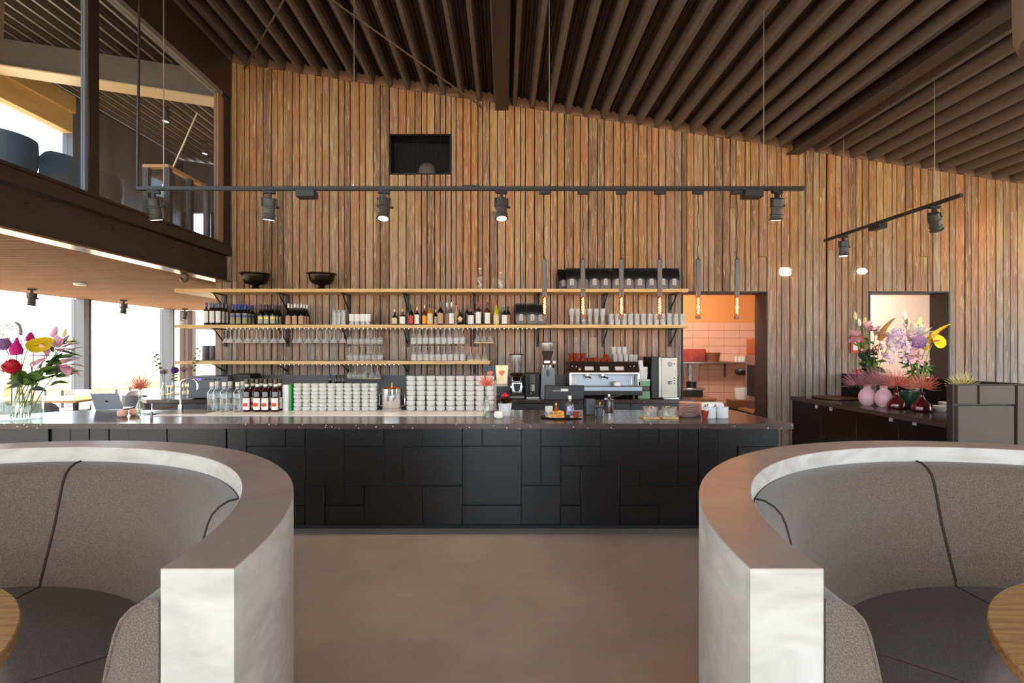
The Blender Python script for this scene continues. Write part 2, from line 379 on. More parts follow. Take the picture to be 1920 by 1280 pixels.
# ---- mezzanine on the left: floor, fascia, soffit
XM=-3.91; ZS=2.53; ZF=2.80
mz=obj('floor_mezzanine',(MB().box((-8.2,-4,ZS+.04),(-4.12,12.4,ZF)),mat('mezzanine_floor',C(206,176,136),.5)),kind='structure',label='upper floor slab of the mezzanine on the left',cat='floor')
fb=MB().box((-4.10,-4,2.905),(XM,7,3.03),.004)                     # fascia plate below the glass
obj('fascia',(fb,M_steel_brown),mz)
obj('web',(MB().box((-4.06,-4,2.555),(-3.975,6.99,2.895)),M_steel_brown),mz)
obj('bottom_flange',(MB().box((-4.115,-4,2.53),(-3.92,6.99,2.553),.003),mat('flange_satin_steel',C(150,132,112),.16,metal=.9)),mz)
bm_=K('bolt',lambda:(MB().cyl((0,0,0),.012,.01,8,'x'),M_black))
for y in (3.0,4.05,4.95,5.85,6.5): obj('bolt',bm_,mz,(-3.976,y,2.80))
sp=[]
y=-1.0; k=0
pm=K('soffit_plank',lambda:(MB().box((-4.07,0,0),(0,.104,.025),.004),M_soffit))
while y<12.3:
    obj('soffit_plank',pm,mz,(-4.13,y,ZS)); y+=.12
# glazing above the fascia (window_1)
w1=obj('window_1',None,kind='structure',label='glass screen between the mezzanine and the bar room, upper left',cat='window',loc=(-3.95,0,0))
def post(y0,y1,name='post',m=M_darkframe,xa=-.02,xb=.03,z0=3.03,z1=5.15): obj(name,(MB().box((xa,y0,z0),(xb,y1,z1),.004),m),w1)
post(4.60,4.72); post(6.80,6.985,'jamb'); post(2.3,2.5); post(-.1,.1)
obj('top_rail',(MB().box((-.05,-4,5.09),(.05,6.75,5.15)),mat('rail_grey',C(120,108,98),.5)),w1)
obj('bottom_rail',(MB().box((-.05,-4,3.03),(.05,6.75,3.06)),M_darkframe),w1)
obj('stile',(MB().box((-.018,4.565,3.06),(.02,4.60,5.09)),M_grey),w1); obj('stile',(MB().box((-.03,6.68,3.06),(.03,6.80,5.09)),mat('stile_wood',C(150,116,86),.5)),w1)
for y0,y1 in ((4.72,6.68),(2.5,4.565),(.1,2.3)): obj('pane',(MB().box((-.006,y0,3.06),(.006,y1,5.09)),M_gmezz),w1)
# ---- left facade: ground floor (window_2), rear (window_3), mezzanine facade (window_4), header
XF=-8.2
w2=obj('window_2',None,kind='structure',label='tall ground floor windows along the left side of the dining area',cat='window',loc=(XF,0,0))
for y in (-.2,2.2,4.6,7.0,9.4,11.8):
    obj('mullion',(MB().box((-.10,y-.07,0),(.16,y+.05,ZS),.004),M_grey),w2); obj('mullion_cover',(MB().box((-.10,y+.0505,0),(.17,y+.08,ZS)),M_darkframe),w2)
for y in (-.2,2.2,4.6,7.0,9.4): obj('pane',(MB().box((-.03,y+.07,.06),(-.018,y+2.33,ZS-.02)),M_pane),w2)
obj('sill',(MB().box((-.08,-4,0),(.06,12.4,.06)),M_darkframe),w2)
w3=obj('window_3',None,kind='structure',label='far end windows of the dining area left of the bar',cat='window',loc=(0,12.4,0))
for x in (-8.15,-7.95,-6.2,-4.4): obj('mullion',(MB().box((x-.06,-.08,0),(x+.06,.08,ZS),.004),mat('corner_brown',C(96,66,48),.5)),w3)
for x0,x1 in ((-7.89,-6.26),(-6.14,-4.46)): obj('pane',(MB().box((x0,-.006,.06),(x1,.006,ZS)),M_pane),w3)
obj('wall_rear',(MB().box((-4.34,12.34,0),(11,12.5,4.6)),mat('rear_plaster',C(206,188,172),.8)),kind='structure',label='rear outer wall behind the bar wall',cat='wall')
w4=obj('window_4',None,kind='structure',label='upper windows of the mezzanine facade under a timber header',cat='window',loc=(XF,0,0))
M_head=mat('header_timber',C(226,182,120),.5,noise=(2,C(214,168,104),.6,(8,1,8)))
obj('header',(MB().box((-.1,-4,5.62),(.10,9.15,5.98),.004),M_head),w4)
obj('head_board',(MB().box((-.1,-4,5.985),(.16,9.15,6.30),.004),M_head),w4)
for y in (-.2,2.2,4.6,7.0): obj('mullion',(MB().box((-.08,y-.05,ZF),(.06,y+.05,5.62)),M_darkframe),w4)
for y in (-.2,2.2,4.6): obj('pane',(MB().box((-.01,y+.05,ZF),(.0,y+2.35,5.62)),M_pane),w4)
obj('pane',(MB().box((-.01,7.05,ZF),(.0,9.15,5.62)),M_pane),w4)
mw=MB().box((-8.3,9.15,ZF),(-8.1,12.4,6.3)); 
wl=obj('wall_left',(mw,mat('mezz_wall_board',C(92,92,100),.6)),kind='structure',label='timber boarded wall at the far left of the mezzanine',cat='wall')
# mezzanine rear wall: slate coloured, low strip of windows
mr=MB(); M_slate=mat('slate_wall',C(92,98,112),.7)
mr.prism([(-8.2,5.0),(-3.9,5.0),(-3.9,roof(-3.9)),(-8.2,roof(-8.2))],12.3,12.42,'y')
obj('wall_rear_upper',(mr,M_slate),kind='structure',label='blue grey rear wall of the mezzanine',cat='wall')
w5=obj('window_5',None,kind='structure',label='low strip of windows at the far end of the mezzanine',cat='window',loc=(0,12.35,0))
for x in (-8.1,-7.3,-6.9,-6.1,-5.4,-4.9,-4.3): obj('mullion',(MB().box((x-.09,-.08,ZF),(x+.09,.08,5.0)),M_darkframe),w5)
for x0,x1 in ((-8.01,-7.39),(-7.21,-6.99),(-6.81,-6.19),(-6.01,-5.49),(-5.31,-4.99),(-4.81,-4.39)): obj('pane',(MB().box((x0,-.006,ZF),(x1,.006,5.0)),M_pane),w5)
# mezzanine cross beam and its bracing rod
cb=MB().prism([(-8.15,roof(-8.15)-.44),(-4.05,roof(-4.05)-.44),(-4.05,roof(-4.05)-.02),(-8.15,roof(-8.15)-.02)],7.28,7.46,'y')
obj('cross_beam',(cb,mat('cross_beam',C(104,94,86),.5)),ceil)
obj('cross_beam_flange',(MB().prism([(-8.15,roof(-8.15)-.46),(-4.05,roof(-4.05)-.46),(-4.05,roof(-4.05)-.44),(-8.15,roof(-8.15)-.44)],7.2,7.54,'y'),mat('flange_pale',C(206,178,140),.4)),ceil)
t=thing('tension_rod','pale thin bracing rod behind the mezzanine glass','rod',(-6.6,9.4,4.6))
obj('rod',(MB().tube([(0,0,0),(1.25,-.9,1.1)],.014,8),M_wire),t)
# right side facade (mostly outside the frame): posts and glass
w6=obj('window_6',None,kind='structure',label='glazed facade on the right side of the room',cat='window',loc=(10.9,0,0))
for y in (-5,-2.6,-.2,2.2,4.6,6.9): obj('mullion',(MB().box((-.08,y-.06,0),(.08,y+.06,3.4)),M_grey),w6)
w7=obj('window_7',None,kind='structure',label='glazed facade behind the viewer',cat='window',loc=(0,-5.9,0))
for x in (-6,-3.6,-1.2,1.2,3.6,6,8.4,10.6): obj('mullion',(MB().box((x-.06,-.08,0),(x+.06,.08,roof(x))),M_grey),w7)
obj('wall_right',(MB().box((10.8,7.0,0),(11,12.4,3.5)),mat('rear_plaster',None) if 'rear_plaster' not in _mc else _mc['rear_plaster']),kind='structure',label='plain wall of the rooms behind the bar, right',cat='wall')
for y in (-5,-2.6,-.2,2.2,4.6): obj('pane',(MB().box((-.006,y+.06,.05),(.006,y+2.34,3.38)),M_pane),w6)
for x in (-6,-3.6,-1.2,1.2,3.6,6,8.4): obj('pane',(MB().prism([(x+.06,.05),(x+2.3,.05),(x+2.3,roof(x+2.3)-.05),(x+.06,roof(x)-.05)],-.006,.006,'y'),M_pane),w7)
# ---- kitchen behind the bar wall
M_tile=mat('pink_tile',C(222,164,138),.12,coat=.5,noise=(1.5,C(228,174,150),.5))
M_orange=mat('orange_paint',C(222,146,82),.6)
kb=obj('wall_kitchen',(MB().box((1.2,9.3,0),(5.05,9.4,4.0)),M_orange),kind='structure',label='orange painted kitchen wall with pink tiles below',cat='wall')
tm=K('tile',lambda:(MB().box((0,0,0),(.294,.012,.144),.003),M_tile))
for j in range(14):
    for i in range(12): obj('tile',tm,kb,(1.22+i*.298,9.286,.0+j*.148))
obj('wall_kitchen_side',(MB().box((1.05,7.29,0),(1.2,9.4,4.0)),M_tile),kind='structure',label='pink tiled left wall of the kitchen',cat='wall')
ks=obj('wall_kitchen_right',(MB().box((4.93,7.29,0),(5.05,9.3,4.0)),_mc['rear_plaster']),kind='structure',label='wall between kitchen and corridor',cat='wall')
obj('ceiling_kitchen',(MB().box((1.05,7.29,3.2),(5.05,9.4,3.3)),mat('kitchen_ceiling',C(222,150,90),.8)),kind='structure',label='kitchen ceiling',cat='ceiling')
lamp('kitchen_light','AREA',(3.0,7.75,3.1),60,(1,.9,.76),size=.8,aim=(.1,.7,-1))
# corridor behind the second opening
obj('wall_corridor',(MB().box((5.05,9.4,0),(8.3,9.55,3.4)),mat('blush_plaster',C(236,208,192),.85)),kind='structure',label='blush pink corridor wall seen through the right opening',cat='wall')
lamp('corridor_light','AREA',(6.6,8.3,3.1),55,(1,.82,.66),size=1.0,aim=(0,.2,-1))
# ================================================================ BOOTHS
def plaster(name,a,b_,rough=.55):
    m=bpy.data.materials.new(name); m.use_nodes=True; nt=m.node_tree; N=nt.nodes.new; L=nt.links.new; b=nt.nodes['Principled BSDF']
    tc=N('ShaderNodeTexCoord'); mp=N('ShaderNodeMapping'); mp.inputs['Scale'].default_value=(1.5,1.5,4); mp.inputs['Rotation'].default_value=(.3,.4,.2); L(tc.outputs['Object'],mp.inputs[0])
    n=N('ShaderNodeTexNoise'); n.inputs['Scale'].default_value=2.2; n.inputs['Detail'].default_value=7; n.inputs['Distortion'].default_value=1.4; L(mp.outputs[0],n.inputs['Vector'])
    r=N('ShaderNodeValToRGB'); r.color_ramp.elements[0].position=.3; r.color_ramp.elements[0].color=a; r.color_ramp.elements[1].position=.65; r.color_ramp.elements[1].color=b_
    L(n.outputs[0],r.inputs[0]); L(r.outputs[0],b.inputs['Base Color']); b.inputs['Roughness'].default_value=rough
    bp=N('ShaderNodeBump'); bp.inputs['Strength'].default_value=.15; bp.inputs['Distance'].default_value=.01; L(n.outputs[0],bp.inputs['Height']); L(bp.outputs[0],b.inputs['Normal'])
    _mc[name]=m; return m
M_plaster=plaster('white_plaster',C(178,172,165),C(204,199,193))
M_cap=plaster('taupe_cap',C(172,152,142),C(188,170,160),.36)
def felt():
    m=bpy.data.materials.new('grey_felt'); m.use_nodes=True; nt=m.node_tree; N=nt.nodes.new; L=nt.links.new; b=nt.nodes['Principled BSDF']
    tc=N('ShaderNodeTexCoord'); n=N('ShaderNodeTexNoise'); n.inputs['Scale'].default_value=230; n.inputs['Detail'].default_value=4; n.inputs['Roughness'].default_value=.7; L(tc.outputs['Object'],n.inputs['Vector'])
    r=N('ShaderNodeValToRGB'); r.color_ramp.elements[0].position=.38; r.color_ramp.elements[0].color=C(84,72,65); r.color_ramp.elements[1].position=.62; r.color_ramp.elements[1].color=C(126,111,101)
    L(n.outputs[0],r.inputs[0]); L(r.outputs[0],b.inputs['Base Color']); b.inputs['Roughness'].default_value=.95; b.inputs['Specular IOR Level'].default_value=.15; b.inputs['Sheen Weight'].default_value=.3
    bp=N('ShaderNodeBump'); bp.inputs['Strength'].default_value=.35; bp.inputs['Distance'].default_value=.004; L(n.outputs[0],bp.inputs['Height']); L(bp.outputs[0],b.inputs['Normal'])
    return m
M_felt=felt(); M_pipe=mat('dark_piping',C(52,44,40),.9)
RO,RI,HB,YB=1.635,1.456,1.06,1.19
def booth(cx,side,lab):
    t=thing('curved_booth',lab,'booth',(cx,YB,0),0,None)
    f=(lambda a:a) if side<0 else (lambda a:180-a)          # left booth opens to the left/front; mirrored on the right
    def arc(prof,a0,a1,n=None):
        a,b=sorted((R(f(a0)),R(f(a1)))); return MB().arc(prof,0,0,a,b,n or max(6,int((b-a)/R(3))))
    obj('low_wall',(arc([(RI,0),(RO,0),(RO,HB-.003),(RI,HB-.003)],0,180,72),M_plaster),t)
    c=.006
    obj('wall_cap',(arc([(RI,HB-.003),(RO,HB-.003),(RO,HB-.002),(RO-.002,HB),(RI+.002,HB),(RI,HB-.002)],0,180,72),M_cap),t)
    bp=[(1.450,.42),(1.215,.40),(1.222,.44),(1.30,.70),(1.330,.84),(1.345,.90),(1.360,.935),(1.385,.962),(1.415,.978),(1.450,.982)]
    for k,(a0,a1) in enumerate(((.0,33),(33.3,89.7),(90.3,146.7),(147,180))):
        q=[(r_-(0 if r_>1.44 else .0),z_) for r_,z_ in bp]
        obj('back_cushion',(arc(q,a0,a1),M_felt),t)
    spf=[(1.28,.20),(.74,.20),(.72,.22),(.72,.39),(.735,.41),(.77,.42),(1.25,.418),(1.28,.41)]
    for a0,a1 in ((0,40.7),(41.2,89.7),(90.3,138.8),(139.3,180)): obj('seat_cushion',(arc(spf,a0,a1),M_felt),t)
    # piping along the seams and the front end of the backrest
    for a in (33.15,90,146.85):
        pth=[(r_*cos(R(f(a))),r_*sin(R(f(a))),z_) for r_,z_ in bp[2:]]
        obj('piping',(MB().tube(pth,.007,6),M_pipe),t)
    obj('seat_base',(arc([(1.42,0),(.82,0),(.82,.195),(1.42,.195)],1,179),M_plinth),t)
    for a in (0,180):
        pth=[(r_*cos(R(a)),-.001,z_) for r_,z_ in bp[2:]]
        obj('piping',(MB().tube(pth,.004,6),M_felt),t)
    return t
booth(-2.295,-1,'round upholstered booth with a plastered outer wall, on the left of the aisle')
booth(2.237,1,'round upholstered booth with a plastered outer wall, on the right of the aisle')
for cx,lab in ((-2.13,'round oak table top inside the left booth'),(2.13,'round oak table top inside the right booth')):
    t=thing('round_table',lab.replace(' top',''),'table',(cx,.98,0))
    n=72; c=.004; r=.823
    obj('tabletop',(MB().lathe([(0,.709),(r-c,.709),(r,.713),(r,.746),(r-c,.75),(0,.75)],(0,0,0),n),M_oaktop),t)
    obj('pedestal',(MB().lathe([(0,.012),(.035,.012),(.035,.709),(0,.709)],(0,0,0),20),M_black),t)
    obj('foot',(MB().lathe([(0,0),(.26,0),(.26,.008),(.05,.014),(0,.014)],(0,0,0),32),M_black),t)
# two dome lamps above the booth tables (their rims reach into the top corners)
for cx,s in ((-2.2,'left'),(2.23,'right')):
    t=thing('dome_pendant','large round brown dome pendant lamp cut off at the top %s corner'%s,'lamp',(cx,1.60,2.72))
    M_dome=mat('dome_brown',C(122,98,84),.5)
    obj('shade',(MB().lathe([(.33,.0),(.372,.012),(.387,.05),(.390,.22),(.36,.36),(.27,.46),(.14,.52),(.03,.54),(.03,.51),(.13,.49),(.25,.43),(.34,.34),(.372,.22),(.37,.05),(.33,.0)],(0,0,0),40),M_dome),t)
    obj('cord',(MB().tube([(0,0,.53),(0,0,roof(cx)-2.72)],.006,6),M_black),t)
# ================================================================ BAR
M_top=mat('terrazzo_top',C(66,54,54),.22,noise=(60,C(78,66,66),.4))
def terrazzo():
    m=M_top; nt=m.node_tree; N=nt.nodes.new; L=nt.links.new; b=nt.nodes['Principled BSDF']
    old=b.inputs['Base Color'].links[0].from_socket
    tc=N('ShaderNodeTexCoord'); v=N('ShaderNodeTexVoronoi'); v.inputs['Scale'].default_value=34; L(tc.outputs['Object'],v.inputs['Vector'])
    r=N('ShaderNodeValToRGB'); r.color_ramp.elements[0].position=.16; r.color_ramp.elements[0].color=(1,1,1,1); r.color_ramp.elements[1].position=.22; r.color_ramp.elements[1].color=(0,0,0,1); L(v.outputs['Distance'],r.inputs[0])
    s=N('ShaderNodeSeparateColor'); L(v.outputs['Color'],s.inputs[0]); g=N('ShaderNodeMath'); g.operation='GREATER_THAN'; g.inputs[1].default_value=.62; L(s.outputs[0],g.inputs[0])
    mm=N('ShaderNodeMath'); mm.operation='MULTIPLY'; L(r.outputs[0],mm.inputs[0]); L(g.outputs[0],mm.inputs[1])
    mx=N('ShaderNodeMix'); mx.data_type='RGBA'; L(mm.outputs[0],mx.inputs[0]); L(old,mx.inputs[6]); mx.inputs[7].default_value=C(214,204,196); L(mx.outputs[2],b.inputs['Base Color'])
terrazzo()
ZB=.931; YP=4.30
bar=thing('bar_counter','long black panelled bar with a dark speckled terrazzo top','bar',(0,0,0))
top=[(-5.3,4.27),(2.54,4.27),(2.44,5.22),(-4.40,5.22),(-4.62,5.12),(-4.78,4.92),(-5.3,4.72)]
obj('countertop',(MB().prism(top,ZB-.045,ZB),M_top),bar)
obj('carcass',(MB().box((-5.2,YP+.02,.03),(2.43,5.1,ZB-.046)),M_plinth),bar)
obj('plinth',(MB().box((-5.2,YP+.005,0),(2.44,5.05,.032)),M_plinth),bar)
GU=36.9; gx=lambda c:(92+GU*c-VX)*YP/F; gz=lambda r:H+(VY-(799.5+GU*r+ (0)))*YP/F
pan=[(13,15,0,2),(13,14,2,3),(13,14,3,5),(14,15,2,4),(14,16,4,5),(15,17,0,1),(15,17,1,3),(15,16,3,4),(17,18,0,2),(17,18,2,3),(16,19,3,5),(18,19,0,1),(19,21,0,1),(18,21,1,3),(19,21,3,5),
 (21,22,0,1),(22,24,0,1),(21,24,1,4),(21,24,4,5),(24,25,0,3),(25,28,0,1),(25,26,1,3),(26,28,1,2),(28,30,0,2),(24,26,3,5),(26,27,2,4),(26,27,4,5),(27,29,2,5),(29,30,2,3),(29,31,3,4),(29,31,4,5),
 (30,31,0,1),(31,32,0,1),(30,32,1,3),(31,33,3,5),(32,33,0,2),(32,33,2,3),(33,34,0,3),(34,37,0,1),(34,35,1,3),(35,37,1,3),(33,35,3,5),(35,37,3,5),
 (10,12,0,1),(12,13,0,1),(10,13,1,4),(10,13,4,5),(9,10,0,3),(9,10,3,5),(6,9,0,2),(6,9,2,5),(4,6,0,3),(3,4,0,2),(2,3,0,4),(1,2,0,3),(0,1,0,2),(0,1,2,5),(1,2,3,5),(2,3,4,5),(3,4,2,5),(4,6,3,5),(-4,0,0,2),(-4,-2,2,5),(-2,0,2,5),(-6,-4,0,5)]
rp=random.Random(5)
for c0,c1,r0,r1 in pan:
    d=rp.choice((0,.006,.012,.018)); g=.004
    obj('front_panel',(MB().box((gx(c0)+g,YP-.002+d,gz(r1)+g),(gx(c1)-g,YP+.05,gz(r0)-g),.002),M_panel),bar)
# stainless working strip let into the top
obj('steel_strip',(MB().box((on(285,780,ZB)[0],4.735,ZB),(on(905,780,ZB)[0]+.02,5.19,ZB+.006),.002),mat('white_work_strip',C(236,236,234),.25)),bar)
sk=MB(); obj('sink',(MB().box((-3.62,4.86,ZB+.006),(-3.0,5.14,ZB+.010)),M_dsteel),bar)
fa=thing('mixer_tap','chrome gooseneck tap at the sink on the bar','tap',(-3.36,5.06,ZB+.01))
pts=[(0,0,0),(0,0,.28)]+[(.055-.055*cos(a),0,.28+.055*sin(a)) for a in [pi*i/10 for i in range(1,11)]]+[(.11,0,.22)]
pts=[(x*1.6,y,z*1.0) for x,y,z in pts]
obj('spout',(MB().tube(pts,.011,10),M_chrome),fa); obj('base',(MB().cyl((0,0,0),.024,.06,14),M_chrome),fa); obj('lever',(MB().tube([(-.02,0,.05),(-.24,-.03,.02)],.007,8),M_chrome),fa)
# ---- back counter with its splashback
ZC=.913
bc=thing('back_counter','dark grey back counter under the shelves along the plank wall','counter',(0,0,0))
obj('worktop',(MB().prism([(-4.95,6.62),(-4.7,6.40),(2.5,6.40),(2.5,6.95),(-4.95,6.95)],ZC-.05,ZC),M_top),bc)
M_cab=mat('cabinet_grey',C(62,62,66),.45)
for i in range(9):
    a=-4.65+i*.79; obj('door',(MB().box((a+.004,6.425,.1),(a+.786,6.45,ZC-.055),.002),M_cab),bc)
obj('carcass',(MB().box((-4.66,6.45,.0),(2.47,6.94,ZC-.052)),M_plinth),bc)
obj('splashback',(MB().box((-4.1,6.951,ZC-.04),(2.5,6.980,1.2)),mat('splash_grey',C(92,90,92),.45)),bc)
# ---- side counter on the right with end panel and rear screen
ZD=.902
s=thing('side_counter','black side counter with terrazzo top running along the right side','counter',(0,0,0))
obj('countertop',(MB().prism([(4.10,4.52),(5.48,4.52),(5.40,4.8),(4.86,6.98),(4.10,6.98)],ZD-.05,ZD),M_top),s)
obj('carcass',(MB().prism([(4.15,4.52),(5.40,4.52),(4.82,6.97),(4.15,6.97)],0,ZD-.052),M_plinth),s)
M_gloss=mat('black_gloss_door',C(15,14,14),.3)
M_tag=mat('silver_tag',C(190,196,198),.35,metal=.3)
def depthY(px): return 4.10*F/(px-VX)
edges=[6.97]+[depthY(p) for p in (1536,1602,1681,1790)]
tags=[depthY(p) for p in (1528,1555,1667,1711)]
for i in range(4):
    y1,y0=edges[i],edges[i+1]; y0=max(y0,4.54)
    d=obj('door',(MB().box((4.125,y0+.004,.08),(4.15,y1-.004,ZD-.056),.002),M_gloss),s)
    ty=tags[i]; tz=H+(VY-(762,766.5,786,793)[i])*ty/F
    obj('handle',(MB().box((4.112,ty-.02,tz-.022),(4.126,ty+.02,tz+.022),.002),M_tag),d)
obj('rear_screen',(MB().prism([(4.84,6.98),(5.40,4.95),(5.43,4.96),(4.87,6.985)],ZD,1.225),M_gloss),s)
e=[(1792,1829,722,757),(1831,1897,722,757),(1792,1897,760,1200),(1901,2010,722,1200)]
YE=4.45
obj('end_panel',(MB().box((at(1786,0,YE)[0],YE,0),(at(2050,0,YE)[0],YE+.06,at(0,720.5,YE)[2])),mat('endpanel_edge',C(52,46,42),.5)),s)
for k,(x0,x1,y0,y1) in enumerate(e):
    a=at(x0,y0,YE); b=at(x1,min(y1,970),YE); obj('front_panel',(MB().box((a[0],YE-(.02,.03,.024,.034)[k],max(.02,b[2])),(b[0],YE+.01,a[2]),.003),M_endpanel),s)
# ================================================================ SHELVES
YSF=6.6; SZ=(2.395,1.907,1.416)
bx=[(x-VX)*7/F for x in (425,541,655,765,890,1008,1130,1255)]
names=('uppermost','middle','lowest')
shelf_ends=(2.50,2.50,-.195)
for k,z in enumerate(SZ):
    xe=shelf_ends[k]
    t=thing('oak_shelf','%s of the three long oak shelves on the plank wall'%names[k],'shelf',(0,0,z))
    poly=[(-4.47,YSF),(xe,YSF),(xe,6.985),(-4.165,6.985),(-4.165,7.6),(-4.47,7.6)]
    obj('board',(MB().prism(poly,-.044,0),M_oak),t)
    for x in bx:
        if x>xe: continue
        dr=-.30 if k<2 else -.205; b=MB().box((x-.02,6.955,dr),(x+.02,6.980,-.045)); b.box((x-.02,6.66,-.056),(x+.02,6.955,-.045))
        b.prism([(6.68,-.056),(6.70,-.056),(6.956,dr+.06),(6.956,dr+.038)],x-.006,x+.006,'x'); obj('bracket',(b,M_black),t)
# glass hanging rails
def rail(x0,x1,z,lab):
    t=thing('glass_rail',lab,'rack',(0,0,z))
    b=MB(); x=x0; k=0
    while x<x1:
        b.tube([(x,6.64,-.052),(x,6.93,-.052)],.004,5); b.tube([(x,6.64,-.046),(x,6.64,-.058)],.006,5); x+=.062
    obj('runner',(b,M_chrome),t); t['kind']='thing'; del t['kind']
rail(-3.78,.46,SZ[1],'row of chrome runners for stemmed glasses under the middle shelf')
rail(-3.05,-1.4,SZ[2],'row of chrome runners for stemmed glasses under the lowest shelf')
# ================================================================ TRACK LIGHTS AND PENDANTS
YT=4.52; ZT=H+(VY-357)*YT/F
M_lens=mat('warm_lens',C(255,230,190),.3,emit=((1,.82,.6,1),6))
M_head=_mc['header_timber']; M_spot=mat('spot_grey',C(70,66,62),.45)
def head_meshes():
    ad=MB().box((-.055,-.018,-.03),(.055,.018,0),.004)
    yk=MB().box((-.012,-.02,-.075),(.012,.02,-.028)); yk.box((-.06,-.012,-.083),(.06,.012,-.073)); yk.box((-.066,-.012,-.155),(-.058,.012,-.073)); yk.box((.058,-.012,-.155),(.066,.012,-.073))
    bd=MB().lathe([(0,.075),(.048,.075),(.052,.07),(.052,.005),(.058,0),(.058,-.012),(.05,-.016),(.05,-.065),(.056,-.07),(.056,-.082),(.049,-.088),(.049,-.10),(.062,-.112),(.062,-.118),(.05,-.12),(0,-.105)],(0,0,0),20)
    ln=MB().lathe([(0,-.108),(.046,-.118),(.046,-.122),(0,-.122)],(0,0,0),20)
    kn=MB().cyl((.064,0,-.0),.012,.02,8,'x')
    return ad,yk,bd,ln,kn
ad,yk,bd,ln,kn=head_meshes()
ME_h=[q.mesh(n_,m_,fix=True) for q,n_,m_ in ((ad,'adapter',M_track),(yk,'yoke',M_track),(bd,'body',M_spot),(ln,'lens',M_lens),(kn,'knob',M_track))]
def head(x,y,z,lab,tilt=(0,0),rz=0,energy=40,group='black cylinder spotlights on the two tracks'):
    t=thing('track_spotlight',lab,'spotlight',(x,y,z),rz,group)
    obj('adapter',ME_h[0],t); obj('yoke',ME_h[1],t)
    b=obj('body',ME_h[2],t,(0,0,-.15),(tilt[0],tilt[1],0)); obj('lens',ME_h[3],b); obj('knob',ME_h[4],b)
    if energy:
        lamp('spot_lamp','SPOT',(0,0,-.14),energy,(1,.74,.46),parent=b,spot_size=R(75),spot_blend=.8,shadow_soft_size=.04)
    return t
tr=thing('lighting_track','long black lighting track hanging across the room above the bar','track',(0,YT,ZT))
xa,xb=at(257,0,YT)[0],at(1507,0,YT)[0]
obj('rail',(MB().box((xa,-.018,-.0),(xb,.018,.036),.003),M_track),tr)
for px in (575,1410):
    x=at(px,0,YT)[0]; obj('driver_box',(MB().box((x-.085,-.05,-.07),(x+.085,.06,0),.004),M_track),tr)
for px in (307,664,1030,1432):
    x=at(px,0,YT)[0]; obj('suspension_wire',(MB().tube([(x,0,.036),(x,0,roof(x)-ZT)],.0045,6),M_wire),tr)
    obj('clip',(MB().cyl((x,0,.034),.012,.02,8),M_chrome),tr)
obj('feed_rod',(MB().tube([(xa+.004,0,.03),(xa+.03,0,roof(xa)-ZT)],.011,8),M_track),tr)
obj('coupler',(MB().box((at(868,0,YT)[0],-.02,.036),(at(900,0,YT)[0],.02,.044)),M_track),tr)
tl=[(288,'leftmost spotlight on the long track, in front of the mezzanine glass',(.25,-.1)),(505,'second spotlight from the left on the long track, beside the driver box',(.2,.08)),(720,'third spotlight from the left on the long track, below the wall niche',(-.2,.06)),(940,'fourth spotlight on the long track, left of the pendant lights',(-.2,.02)),(1457,'rightmost spotlight on the long track, right of the pendant lights',(.3,-.18))]
for px,lab,tl_ in tl: head(at(px,0,YT)[0],YT,ZT,lab,tl_,rz=.25,energy=48 if px in (720,940) else 26)
X2=4.52; y0,y1=6.86,X2*F/(1803-VX); Z2=ZT+.03
t2=thing('lighting_track','short black lighting track running towards the plank wall at right','track',(X2,0,Z2))
obj('rail',(MB().box((-.018,y1,0),(.018,y0,.036),.003),M_track),t2)
obj('driver_box',(MB().box((-.05,5.80,-.06),(.05,5.98,0),.004),M_track),t2)
for y,nm in ((X2*F/(1582-VX),'far'),(X2*F/(1752-VX),'near')):
    obj('suspension_wire',(MB().tube([(0,y,.036),(0,y,roof(X2)-Z2)],.0045,6),M_wire),t2)
    head(X2,y,Z2,{'far':'spotlight at the far wall end of the short right track','near':'spotlight at the near end of the short right track'}[nm],(.05 if nm=='far' else .3,.0 if nm=='far' else -.5),rz=0,energy=14 if nm=='far' else 50)
# six tube pendants with glowing bulbs
M_tube=mat('pendant_grey',C(92,86,82),.4,metal=.3)
M_bulb=mat('amber_bulb',C(255,150,40),.2,emit=((1,.36,.05,1),5)); M_fil=mat('filament',C(255,210,120),.3,emit=((1,.62,.22,1),26))
zt=lambda py:H+(VY-py)*YT/F
pz0=zt(598); L=lambda py:zt(py)-pz0
ad_=MB().box((-.05,-.016,-.035),(.05,.016,0),.003)
ME_p={}
tb=MB().lathe([(.0,L(557)),(.020,L(557)),(.022,L(556)),(.022,L(487)),(.008,L(484.5)),(.004,L(479)),(0,L(478))],(0,0,0),16).mesh('tube',M_tube,fix=True)
bb=MB().lathe([(0,L(557)),(.019,L(557)),(.021,L(552)),(.021,L(592)),(0,L(592))],(0,0,0),14).mesh('bulb',glass('amber_glass',(1,.55,.18,1),.6),fix=True)
fl=MB().tube([(.006*cos(a),.006*sin(a),L(559)+(L(588)-L(559))*i/24) for i,a in enumerate([pi*.5*i for i in range(25)])],.005,6).mesh('filament',M_fil,fix=True)
cp=MB().lathe([(0,L(592)),(.023,L(592)),(.023,0),(.018,0),(.018,.02),(0,.02)],(0,0,0),16).mesh('bulb_cap',mat('bronze_cap',C(96,78,66),.35,metal=.7),fix=True)
